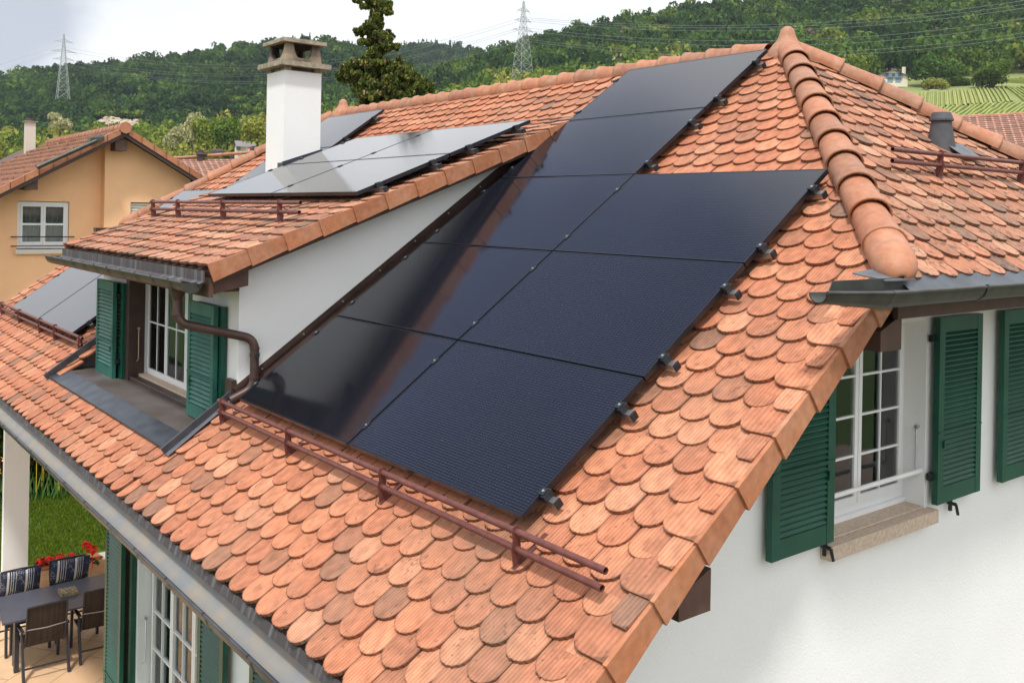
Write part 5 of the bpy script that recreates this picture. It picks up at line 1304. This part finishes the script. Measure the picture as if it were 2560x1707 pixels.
# ------------------------------------------------------------------ terrace and garden
def paving_mat():
    m, n, l, b = nodes('sandstone_paving'); t = n.new('ShaderNodeTexCoord'); br = n.new('ShaderNodeTexBrick')
    mp = n.new('ShaderNodeMapping'); mp.inputs['Rotation'].default_value = (0, 0, math.radians(52)); l.new(t.outputs['Object'], mp.inputs[0]); l.new(mp.outputs[0], br.inputs[0])
    br.inputs['Scale'].default_value = 1; br.inputs['Brick Width'].default_value = .9; br.inputs['Row Height'].default_value = .6; br.inputs['Mortar Size'].default_value = .007
    br.inputs['Color1'].default_value = (.62, .40, .23, 1); br.inputs['Color2'].default_value = (.70, .47, .28, 1); br.inputs['Mortar'].default_value = (.30, .20, .12, 1)
    z = n.new('ShaderNodeTexNoise'); z.inputs['Scale'].default_value = 4; z.inputs['Detail'].default_value = 6; l.new(t.outputs['Object'], z.inputs[0])
    mr = n.new('ShaderNodeMapRange'); mr.inputs[3].default_value = .82; mr.inputs[4].default_value = 1.18; l.new(z.outputs[0], mr.inputs[0])
    mu = n.new('ShaderNodeVectorMath'); mu.operation = 'SCALE'; l.new(br.outputs[0], mu.inputs[0]); l.new(mr.outputs[0], mu.inputs['Scale']); l.new(mu.outputs[0], b.inputs['Base Color']); b.inputs['Roughness'].default_value = .75
    return m
b = MB(); b.box((-11.2, -6, GZ - .02), (-3.0, 4.6, GZ)); tag(b.build('terrace_paving', paving_mat()), kind='structure')
b = MB(); b.box((-11.85, -6, GZ - .02), (-11.205, 9, GZ + .004)); tag(b.build('edging_path', mat('grey_stone_edging', (.42, .38, .33), .9, noise=.2, nscale=3)), kind='structure')
b = MB(); b.box((-16.1, -8, GZ - .02), (-11.852, 12, GZ + .01)); tag(b.build('lawn', mat('lawn_soil', (.06, .10, .012), .95, noise=.25, nscale=1.5)), kind='structure')
# grass blades
ng = 46000; gx = -16.1 + 4.2 * rng.random(ng); gy = -1.5 + 7.5 * rng.random(ng); a = rng.random(ng) * 6.28; hh = .035 + .03 * rng.random(ng); w_ = .010
dx, dyy = np.cos(a) * w_, np.sin(a) * w_; lx, ly = rng.normal(size=ng) * .018, rng.normal(size=ng) * .018; z0 = np.full(ng, GZ + .008)
Q = np.stack([np.stack([gx - dx, gy - dyy, z0], 1), np.stack([gx + dx, gy + dyy, z0], 1), np.stack([gx + dx * .3 + lx, gy + dyy * .3 + ly, z0 + hh], 1), np.stack([gx - dx * .3 + lx, gy - dyy * .3 + ly, z0 + hh], 1)], 1)
tag(quads_object('grass', Q, np.zeros(ng), [leaf_mat('grass_blades', (.11, .165, .014), .4)]), kind='stuff')
# hedge
nq = 9000; hx = -17.6 + 1.2 * rng.random(nq); hy = -1.0 + 8 * rng.random(nq); hz_ = GZ + 2.6 * rng.random(nq) ** .8
side_ = rng.random(nq) < .6; hx[side_] = -16.45 + .12 * rng.normal(size=side_.sum())
q = crown_template(nq, .055, seed=77); q = q - q.mean(1, keepdims=True) + np.stack([hx, hy, hz_], 1)[:, None, :]
r = empty('hedge', (-17, 3, GZ), 'tall clipped dark green hedge behind the flower bed', 'hedge')
o = quads_object('foliage', q - np.array([-17, 3, GZ]), np.zeros(nq), [leaf_mat('hedge_leaves', (.035, .06, .012), .2)]); o.parent = r
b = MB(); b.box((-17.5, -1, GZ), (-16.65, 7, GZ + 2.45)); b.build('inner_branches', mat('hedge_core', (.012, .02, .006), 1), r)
# irises and other yellow flowers
M_IRISL = leaf_mat('iris_leaves', (.10, .20, .05), .3); M_YEL = mat('yellow_petals', (.85, .55, .03), .7); M_PETR = mat('red_petals', (.75, .015, .012), .6); M_PINK = mat('purple_petals', (.20, .05, .12), .8)
ORDL = ['first', 'second', 'third', 'fourth', 'fifth', 'sixth', 'seventh', 'eighth', 'ninth', 'tenth', 'eleventh', 'twelfth', 'thirteenth', 'fourteenth', 'fifteenth']
for i in range(15):
    y = .9 + i * .235 + random.uniform(-.06, .06); x = -15.95 + random.uniform(-.18, .12); r = empty('iris_clump', (x, y, GZ), None, 'plant', 'irises along the hedge')
    r['label'] = f'yellow flowering iris clump along the hedge, {ORDL[i]} from the left'
    b = MB()
    for k in range(16):
        a = random.random() * 6.28; l_ = random.uniform(.4, .75); ox, oy = random.uniform(-.12, .12), random.uniform(-.12, .12); p = V(x + ox, y + oy, GZ); t = V(math.cos(a) * .22, math.sin(a) * .22, l_); s_ = V(-math.sin(a), math.cos(a), 0) * .018
        b.face([p - s_, p + s_, p + s_ * .8 + t * .6, p + t, p - s_ * .8 + t * .6])
    b.build('leaves', M_IRISL, r)
    for k in range(random.choice((1, 2, 2))):
        c = V(x + random.uniform(-.12, .12), y + random.uniform(-.12, .12), GZ + random.uniform(.72, 1.05)); b = MB()
        for q_ in range(6):
            a = q_ * 1.05 + random.random() * .3; u_ = V(math.cos(a), math.sin(a), 0); s_ = V(-math.sin(a), math.cos(a), 0)
            dz = -.04 if q_ % 2 else .06
            b.face([c, c + u_ * .04 + s_ * .03 + V(0, 0, dz * .4), c + u_ * .08 + V(0, 0, dz), c + u_ * .04 - s_ * .03 + V(0, 0, dz * .4)])
        b.tube([c, V(c.x, c.y, GZ + .2)], .006, 5, 0)
        b.build('flower', M_YEL, r)
for i in range(7):
    y = .7 + i * .18; x = -16.15 + random.uniform(-.1, .1)
    b = MB(); c = V(x, y, GZ + random.uniform(.9, 1.6)); b.tube([V(x, y, GZ), c], .008, 5)
    for k in range(7): p = c - V(0, 0, .05 * k); b.tube([p + V(.03, 0, 0), p - V(.03, 0, 0)], .022, 6)
    tag(b.build('flower_spike', M_PINK, loc=(x, y, GZ)), f'tall thin purple flower spike before the hedge, {ORDL[i]} from the left', 'plant', 'flower spikes before the hedge')

# planters with geraniums on the terrace edge
M_TROUGH = mat('pinkish_stone_trough', (.55, .38, .24), .85, noise=.2, nscale=8, bump=.4, bscale=30); M_TERRA = mat('terracotta_liner', (.55, .20, .09), .8)
for i, (y0, y1) in enumerate(((.45, 1.18), (1.22, 1.95))):
    c = (-10.75, (y0 + y1) / 2, GZ); lab = ('left stone trough of red geraniums behind the two cushioned chairs', 'right stone trough of red geraniums beside the white pillar')[i]
    r = empty('planter', c, lab, 'planter', 'stone troughs at the terrace edge')
    b = MB(); b.box((-10.90, y0, GZ), (-10.60, y0 + .03, GZ + .30)); b.box((-10.90, y1 - .03, GZ), (-10.60, y1, GZ + .30)); b.box((-10.63, y0 + .03, GZ), (-10.60, y1 - .03, GZ + .30)); b.box((-10.90, y0 + .03, GZ), (-10.87, y1 - .03, GZ + .30))
    b.box((-10.868, y0 + .032, GZ), (-10.632, y1 - .032, GZ + .24)); b.build('trough', M_TROUGH, r)
    b = MB(); b.box((-10.84, y0 + .06, GZ + .242), (-10.66, y1 - .06, GZ + .36)); b.build('liner', M_TERRA, r)
for i, (zx, zy) in enumerate(((440, 270), (525, 245), (640, 228), (765, 210), (920, 92), (990, 140))):
    px, py = zx * .2341, 1340 + zy * .2341
    d = 16.35; c = at(px, py, d)
    r = empty('geranium', (c.x, c.y, GZ + .36), ('big red geranium head left of the front cushion', 'red geranium head second from the left', 'red geranium head between the two cushions', 'small red geranium head behind the right cushion', 'tall red geranium head, highest of all', 'red geranium head nearest the white pillar')[i], 'flower', 'red geraniums in the troughs')
    b = MB()
    for k in range(40):
        v = V(*rng.normal(size=3)).normalized(); rad = (.08, .062, .08, .055, .07, .07)[i]; p = c + V(v.x * rad, v.y * rad, v.z * rad * .8); a = v.cross(V(.3, .2, 1)).normalized(); q_ = v.cross(a)
        s_ = .02; b.face([p - a * s_ - q_ * s_, p + a * s_ - q_ * s_ + v * .01, p + a * s_ + q_ * s_, p - a * s_ + q_ * s_ + v * .012])
    b.tube([V(c.x, c.y, GZ + .3), c], .007, 5); b.build('blossom', M_PETR, r)
    b = MB()
    for k in range(34):
        a = random.random() * 6.28; rr_ = random.uniform(.03, .16); p = V(c.x + math.cos(a) * rr_ * .7, c.y + math.sin(a) * rr_, GZ + .36 + random.uniform(0, max(.08, (c.z - GZ - .48)))); s_ = .035; u_ = V(math.cos(a), math.sin(a), .3); w2 = V(-math.sin(a), math.cos(a), 0)
        b.face([p - u_ * s_, p + w2 * s_, p + u_ * s_, p - w2 * s_])
    b.build('leaves', LM[1], r)

# table
M_TABLE = mat('slate_grey_table', (.075, .08, .105), .38, noise=.12, nscale=5); M_CHF = mat('anthracite_tube', (.045, .048, .06), .4, .3)
def sling_mat():
    m, n, l, b = nodes('brown_textilene'); t = n.new('ShaderNodeTexCoord'); mp = n.new('ShaderNodeMapping'); mp.inputs['Scale'].default_value = (1, 30, 1.2); l.new(t.outputs['Object'], mp.inputs[0])
    z = n.new('ShaderNodeTexNoise'); z.inputs['Scale'].default_value = 1; z.inputs['Detail'].default_value = 4; l.new(mp.outputs[0], z.inputs[0]); r = n.new('ShaderNodeValToRGB'); r.color_ramp.elements[0].color = (.012, .009, .008, 1); r.color_ramp.elements[1].color = (.045, .03, .022, 1)
    r.color_ramp.elements[0].position = .35; r.color_ramp.elements[1].position = .7; l.new(z.outputs[0], r.inputs[0]); l.new(r.outputs[0], b.inputs['Base Color']); b.inputs['Roughness'].default_value = .7; return m
M_SLING = sling_mat()
r = empty('patio_table', (-8.0, .9, GZ), 'long slate grey patio table under the eaves', 'table')
b = MB(); b.prism([V(-8.50, -.16, GZ + .775), V(-7.48, -.24, GZ + .775), V(-7.44, 2.1, GZ + .775), V(-8.60, 2.1, GZ + .775)], V(0, 0, .025)); b.build('tabletop', M_TABLE, r)
for x, y in ((-8.3, .04), (-7.68, -.02), (-8.35, 1.9), (-7.65, 1.9)):
    b = MB(); b.box((x - .035, y - .03, GZ), (x + .035, y + .03, GZ + .773)); b.build('leg', M_CHF, r)
b = MB(); b.box((-8.3, .05, GZ + .70), (-7.7, .09, GZ + .77)); b.box((-8.3, 1.86, GZ + .70), (-7.7, 1.9, GZ + .77)); b.build('apron', M_CHF, r)
# stone trivet
c = V(-8.06, .745, GZ + .802); b = MB(); pts = [c + V(-.13, -.12, 0), c + V(.11, -.125, 0), c + V(.135, .10, 0), c + V(.02, .12, 0), c + V(-.02, .105, 0), c + V(-.13, .12, 0)]
b.prism(pts, V(0, 0, .05)); o = b.build('stone_trivet', mat('pitted_stone', (.40, .31, .19), .95, col2=(.10, .075, .05), nscale=26, bump=.8, bscale=30), loc=(c.x, c.y, c.z)); tag(o, 'rough brown stone slab lying on the slate grey table', 'trivet')
def chair(cx, cyy, ang, label):
    """origin under the seat centre; back at +x side before rotation"""
    r = empty('patio_chair', (cx, cyy, GZ), label, 'chair', 'chairs round the patio table', rz=ang)
    M = Matrix.Translation((cx, cyy, GZ)) @ Matrix.Rotation(ang, 4, 'Z')
    T = lambda *p: M @ V(*p)
    w = .29
    for s_ in (-1, 1):
        b = MB(); b.bar(T(.36, s_ * w, 0), T(.22, s_ * w, .46), .035, .05); b.bar(T(.22, s_ * w, .46), T(.20, s_ * w, .62), .03, .04); b.build('leg', M_CHF, r)
        b = MB(); b.bar(T(-.30, s_ * w, 0), T(-.26, s_ * w, .62), .035, .05); b.build('leg', M_CHF, r)
        b = MB(); b.bar(T(-.30, s_ * w, .635), T(.26, s_ * w, .66), .045, .022); b.build('armrest', M_CHF, r)
        b = MB(); b.tube([T(-.26, s_ * (w - .035), .42), T(.18, s_ * (w - .035), .41), T(.25, s_ * (w - .035), .50), T(.34, s_ * (w - .035), .86), T(.36, s_ * (w - .035), 1.02)], .014, 8); b.build('side_tube', M_CHF, r)
    b = MB(); b.tube([T(.36, -w + .035, 1.02), T(.362, 0, 1.03), T(.36, w - .035, 1.02)], .014, 8); b.build('top_tube', M_CHF, r); b = MB(); b.tube([T(.305, -w + .02, .70), T(.325, 0, .69), T(.305, w - .02, .70)], .007, 6); b.build('back_brace', M_STEEL, r); b = MB(); b.bar(T(.30, -w, .16), T(.30, w, .16), .02, .02); b.build('cross_tube', M_CHF, r)
    b = MB(); prof = [(-.26, .425), (.18, .415), (.245, .50), (.335, .86), (.355, 1.015)]; n = len(prof)
    pr = [T(x, -w + .04, z) for x, z in prof]; pl_ = [T(x, w - .04, z) for x, z in prof]
    b.mesh(pr[:2] + pl_[:2], [(0, 1, 3, 2)]); b.build('seat', M_SLING, r)
    b = MB(); b.mesh(pr[1:] + pl_[1:], [(i, i + 1, 4 + i + 1, 4 + i) for i in range(3)]); b.build('backrest', M_SLING, r)
    return r
chair(-7.62, .285, 0, 'brown sling patio chair on the near side of the table, seen whole from behind')
chair(-7.72, 1.06, -.04, 'brown sling patio chair on the near side, half hidden behind the green shutter')
chair(-8.52, .24, math.pi, 'patio chair on the far side of the table behind the left striped cushion')
chair(-8.60, .93, math.pi, 'patio chair on the far side of the table behind the right striped cushion')
def cushion_mat():
    m, n, l, b = nodes('striped_cushion_cloth'); uv = n.new('ShaderNodeUVMap'); sx = n.new('ShaderNodeSeparateXYZ'); l.new(uv.outputs[0], sx.inputs[0])
    r = n.new('ShaderNodeValToRGB'); r.color_ramp.interpolation = 'CONSTANT'; el = r.color_ramp.elements
    nv, wh = (.035, .042, .085, 1), (.72, .71, .68, 1)
    st = [(0, nv), (.15, wh), (.205, nv), (.245, wh), (.26, nv), (.30, wh), (.315, nv), (.36, wh), (.372, nv), (.60, wh), (.66, nv), (.69, wh), (.703, nv), (.74, wh), (.752, nv), (.80, wh), (.812, nv)]
    while len(el) < len(st): el.new(.5)
    for i, (p, c) in enumerate(st): el[i].position = p; el[i].color = c
    l.new(sx.outputs[0], r.inputs[0])
    # pale printed motifs in the navy bands
    vo = n.new('ShaderNodeTexVoronoi'); vo.feature = 'DISTANCE_TO_EDGE'; vo.inputs['Scale'].default_value = 13; l.new(uv.outputs[0], vo.inputs[0])
    z = n.new('ShaderNodeTexNoise'); z.inputs['Scale'].default_value = 3.2; l.new(uv.outputs[0], z.inputs[0])
    k1 = math_(n, l, 'LESS_THAN', vo.outputs[0], .035); k2 = math_(n, l, 'GREATER_THAN', z.outputs[0], .52); k = math_(n, l, 'MULTIPLY', k1, k2)
    mx = n.new('ShaderNodeMixRGB'); l.new(math_(n, l, 'MULTIPLY', k, .75), mx.inputs[0]); l.new(r.outputs[0], mx.inputs[1]); mx.inputs[2].default_value = (.45, .50, .52, 1)
    l.new(mx.outputs[0], b.inputs['Base Color']); b.inputs['Roughness'].default_value = .9; return m
M_CUSH = cushion_mat()
def cushion(y0, y1, x, lab):
    b = MB(); n, m_ = 14, 8; ox = .10
    def P(u, v, s_):
        bul = .045 * (1 - abs(2 * u - 1) ** 4) * (1 - abs(2 * v - 1) ** 4) + .006
        return V(x + ox * (.5 - v) * -1 * 1.2 + s_ * bul, y0 + (y1 - y0) * u, GZ + .69 + .38 * v + .006 * math.sin(u * 9))
    for s_ in (1, -1):
        for i in range(n):
            for j in range(m_):
                q = [(i / n, j / m_), ((i + 1) / n, j / m_), ((i + 1) / n, (j + 1) / m_), (i / n, (j + 1) / m_)]
                if s_ < 0: q = q[::-1]
                b.face([P(u, v, s_) for u, v in q], 0, uv=q, smooth=True)
    for j in range(m_):
        for u in (0, 1): b.face([P(u, j / m_, 1), P(u, j / m_, -1), P(u, (j + 1) / m_, -1), P(u, (j + 1) / m_, 1)], 0, uv=[(0, 0)] * 4)
    for i in range(n):
        b.face([P(i / n, 1, 1), P((i + 1) / n, 1, 1), P((i + 1) / n, 1, -1), P(i / n, 1, -1)], 0, uv=[(i / n, .9)] * 4)
    tag(b.build('cushion', M_CUSH, loc=(x, (y0 + y1) / 2, GZ + .7)), lab, 'cushion', 'striped cushions on the patio chairs')
cushion(-.05, .50, -8.74, 'navy cushion with white stripes on the left far patio chair, nearest the lawn')
cushion(.66, 1.22, -8.82, 'navy cushion with white stripes on the right far patio chair, before the red geraniums')

# ------------------------------------------------------------------ big conifer behind the roof
def conifer():
    d = 24.0; base = D(862, 560, d); r = empty('conifer', (base.x, base.y, GZ), 'tall irregular dark conifer with a bare twisted top behind the roof ridge', 'tree')
    blobs = []      # (x disp, y disp, rx, ry) silhouettes of foliage masses
    for q in [(858, 2, 14, 7), (835, 2, 22, 5), (872, 12, 22, 10), (893, 22, 12, 9), (845, 14, 12, 7), (878, 32, 20, 10), (852, 30, 9, 8), (865, 45, 14, 9), (850, 62, 18, 8), (842, 75, 22, 9), (866, 58, 12, 10), (868, 80, 14, 10),
              (884, 82, 16, 10), (840, 92, 12, 7), (860, 100, 14, 12), (875, 112, 12, 10), (898, 108, 17, 10), (892, 98, 12, 9), (858, 118, 13, 12), (862, 132, 14, 10), (848, 132, 12, 10),
              (812, 152, 28, 10), (828, 146, 22, 11), (850, 148, 22, 12), (872, 150, 24, 14), (895, 152, 24, 14), (915, 152, 24, 14), (925, 164, 24, 12), (800, 166, 20, 8), (783, 172, 14, 9), (794, 178, 16, 7), (815, 180, 22, 10), (838, 184, 22, 12),
              (862, 182, 26, 14), (888, 180, 28, 16), (916, 180, 26, 14), (942, 176, 22, 10), (955, 186, 20, 9), (826, 198, 16, 10), (850, 206, 28, 14), (880, 204, 28, 16), (908, 204, 26, 16), (935, 204, 24, 12), (962, 202, 24, 9), (984, 200, 16, 7),
              (842, 224, 26, 14), (870, 228, 28, 16), (900, 226, 28, 16), (930, 222, 28, 14), (880, 250, 45, 20), (920, 250, 40, 18), (860, 275, 55, 22), (900, 290, 60, 25)]: blobs.append(q)
    for y in range(4, 300, 8): blobs.append((864 + 5 * math.sin(y * .11), y, 6 + (y > 140) * 9 + y * .03, 7))
    for (x, y) in ((905, 160), (935, 170), (900, 190), (930, 195), (955, 195), (840, 190), (820, 172), (805, 172), (875, 205), (905, 215), (850, 215), (930, 215)): blobs.append((x, y, 22, 13))
    Q = []; MI = []
    for (x, y, rx, ry) in blobs:
        n = int(60 * (rx * ry) ** .62); u = d / 2177.
        c0 = D(x, y, d + rng.normal() * .15 - (.35 if y > 140 else 0) * rng.random())
        ns = max(4, int(rx * ry / 14)); sv = rng.normal(size=(ns, 3)); sv /= np.linalg.norm(sv, axis=1)[:, None]; sv *= (.5 + .8 * rng.random(ns))[:, None]
        kk = rng.integers(0, ns, n); v = rng.normal(size=(n, 3)); v /= np.linalg.norm(v, axis=1)[:, None]
        ss = (4.2 + 3.5 * rng.random(ns)) ; o = sv[kk] + v * (rng.random(n) ** .5)[:, None] * np.stack([ss[kk] / rx, ss[kk] / rx, .62 * ss[kk] / ry], 1)
        P = np.array(c0)[None] + o[:, :1] * np.array(R0)[None] * rx * u + o[:, 1:2] * np.array(FW)[None] * (rx * u * .9) + o[:, 2:3] * np.array([0, 0, 1.])[None] * ry * u
        t = crown_template(n, .027, seed=int(x * 7 + y)); t = t - t.mean(1, keepdims=True)
        # tufts hang down: elongate
        t[..., 2] *= 1.5
        Q.append(t + P[:, None]); k = rng.random(n); mi = np.where(k < .52, 0, np.where(k < .86, 1, np.where(k < .955, 2, 3))); MI.append(mi)
    Q = np.concatenate(Q) - np.array([base.x, base.y, GZ])
    o = quads_object('crown', Q, np.concatenate(MI), [leaf_mat('fir_dark', (.062, .088, .026), .25), leaf_mat('fir_olive', (.165, .195, .045), .3), leaf_mat('fir_tip', (.36, .30, .075), .3), leaf_mat('fir_cone', (.42, .28, .20), .1)]); o.parent = r
    b = MB(); pts = [V(base.x, base.y, GZ)] + [D(x, y, d) for x, y in ((866, 330), (868, 250), (862, 200), (860, 160), (864, 120), (862, 90), (868, 60), (872, 30), (866, 0))]
    b.tube(pts, [.22, .16, .13, .10, .08, .07, .06, .05, .035, .02], 10)
    for (x0, y0, x1, y1) in ((864, 190, 790, 172), (864, 190, 970, 198), (864, 165, 930, 160), (862, 215, 830, 225), (862, 95, 840, 78), (866, 110, 898, 108), (870, 30, 893, 24), (866, 8, 830, 2)): b.tube([D(x0, y0, d), D((x0 + x1) / 2, (y0 + y1) / 2 - 3, d), D(x1, y1, d)], [.06, .04, .015], 6)
    b.build('trunk', M_BARK, r)
conifer()

# ------------------------------------------------------------------ pylons and power lines
M_PYL = mat('galvanised_lattice', (.40, .43, .41), .6, .3)
def pylon(px, ytop, ybase, d, label, arms, wb, thick):
    top = D(px, ytop, d); zb = D(px, ybase, d).z - 6; r = empty('pylon', (top.x, top.y, zb), label, 'pylon', 'lattice pylons on the hills')
    ax = (R0 * .8 + FW * .6).normalized(); ay = V(-ax.y, ax.x, 0); H = top.z - zb
    hw = lambda t: wb * ((1 - t) ** 1.0 * .86 + .10) if t < .55 else wb * (.487 * (1 - (t - .55) / .45) * .75 + .06)
    b = MB(); lv = [0, .14, .27, .38, .47, .55, .62, .69, .76, .82, .88, .94, .985]
    C4 = lambda t: [V(top.x, top.y, zb + H * t) + ax * sx * hw(t) + ay * sy2 * hw(t) for sx, sy2 in ((-1, -1), (1, -1), (1, 1), (-1, 1))]
    for t0, t1 in zip(lv[:-1], lv[1:]):
        a, c = C4(t0), C4(t1)
        for k in range(4):
            b.bar(a[k], c[k], thick * 1.3, thick * 1.3); b.bar(a[k], c[(k + 1) % 4], thick, thick); b.bar(a[(k + 1) % 4], c[k], thick, thick); b.bar(c[k], c[(k + 1) % 4], thick, thick)
    for k in C4(.985): b.bar(k, top, thick, thick)
    b.build('lattice_mast', M_PYL, r)
    tips = []
    for t, l_ in arms:
        q = MB(); c = V(top.x, top.y, zb + H * t)
        for s_ in (-1, 1):
            tip = c + ax * s_ * l_
            for w_ in (-1, 1):
                s0 = c + ax * s_ * hw(t) + ay * w_ * hw(t); q.bar(s0, tip, thick, thick); q.bar(s0 + V(0, 0, H * .035), tip, thick, thick)
                for f_ in (.3, .6): q.bar(s0.lerp(tip, f_), (s0 + V(0, 0, H * .035)).lerp(tip, f_), thick * .8, thick * .8)
            q.tube([tip, tip - V(0, 0, H * .035)], thick * .5, 5); tips.append(tip - V(0, 0, H * .035))
        q.build('cross_arm', M_PYL, r)
    return tips
t1 = pylon(147, 77, 210, 690, 'distant pylon on the wooded left hill, smaller in the picture', [(.87, 6.2), (.72, 8.6), (.60, 7.0)], 4.2, .15)
t2 = pylon(1203, 2, 178, 520, 'taller looking pylon in the middle of the picture, above the tiled ridge', [(.88, 4.2), (.765, 5.4), (.655, 7.0)], 5.0, .13)
M_WIRE = mat('power_cable', (.24, .27, .24), .5, .3)
def wire(a, c, sag, n=26, rad=.055):
    b = MB(); pts = []
    for k in range(n + 1):
        t = k / n; p = a.lerp(c, t); p.z -= sag * 4 * t * (1 - t); pts.append(p)
    b.tube(pts, rad, 4, caps=False, smooth=False)
    return b
def three(pA, pB, pC, d1, d2, n=28, rad=.05):
    """cable in a vertical plane whose height passes through three sighted points"""
    xs = [pA[0], pB[0], pC[0]]; co = np.polyfit(xs, [pA[1], pB[1], pC[1]], 2); b = MB(); pts = []
    for k in range(n + 1):
        px = xs[0] + (xs[2] - xs[0]) * k / n; t = k / n; d = 1 / ((1 - t) / d1 + t / d2); pts.append(at(px, float(np.polyval(co, px)), d))
    b.tube(pts, rad, 4, caps=False, smooth=False); return b
ORD = ['topmost', 'second', 'third', 'fourth', 'fifth', 'sixth', 'lowest']
for kk_, (y1, y2, y3) in enumerate(((44, 62, 2), (48, 67, 12), (53, 74, 21), (70, 96, 47), (76, 106, 60), (98, 126, 83), (103, 133, 92))):
    b = three((1310, y1), (1600, y2), (2560, y3), 520, 300, rad=.06)
    tag(b.build('power_line', M_WIRE, loc=tuple(b.v[0])), f'{ORD[kk_]} of the seven thin cables from the middle pylon over the right hill', 'power line', 'cables right of the middle pylon')
for kk_, (y1, y2, y3) in enumerate(((118, 163, 42), (126, 170, 50), (146, 185, 66), (152, 190, 72), (160, 204, 96), (164, 209, 102))):
    b = three((158, y1), (660, y2), (1310, y3), 690, 520, rad=.055)
    tag(b.build('power_line', M_WIRE, loc=tuple(b.v[0])), f'{(ORD[:5] + ["lowest"])[kk_]} of the six thin cables sagging between the left and the middle pylon', 'power line', 'cables between the two pylons')
for kk_, (y1, y2, y3) in enumerate(((112, 136, 168), (122, 150, 182), (126, 156, 190))):
    b = three((-150, y3 + 45), (20, y2 + 20), (158, y1), 640, 690, rad=.05)
    tag(b.build('power_line', M_WIRE, loc=tuple(b.v[0])), f'{("upper", "middle", "lower")[kk_]} of three thin cables leaving the left pylon towards the left edge', 'power line', 'cables left of the left pylon')

# ------------------------------------------------------------------ air
def haze_box():
    b = MB(); b.box((-2600, -2200, GZ - 1.1), (2200, 2600, 330)); o = b.build('haze', [])
    m = bpy.data.materials.new('air'); m.use_nodes = True; n = m.node_tree.nodes; n.clear(); ou = n.new('ShaderNodeOutputMaterial'); v = n.new('ShaderNodeVolumePrincipled')
    v.inputs['Density'].default_value = .00008; v.inputs['Color'].default_value = (.82, .90, 1, 1); v.inputs['Anisotropy'].default_value = .2
    m.node_tree.links.new(v.outputs[0], ou.inputs['Volume']); o.data.materials.clear(); o.data.materials.append(m); tag(o, kind='stuff')
HAZE = True
if HAZE: haze_box()
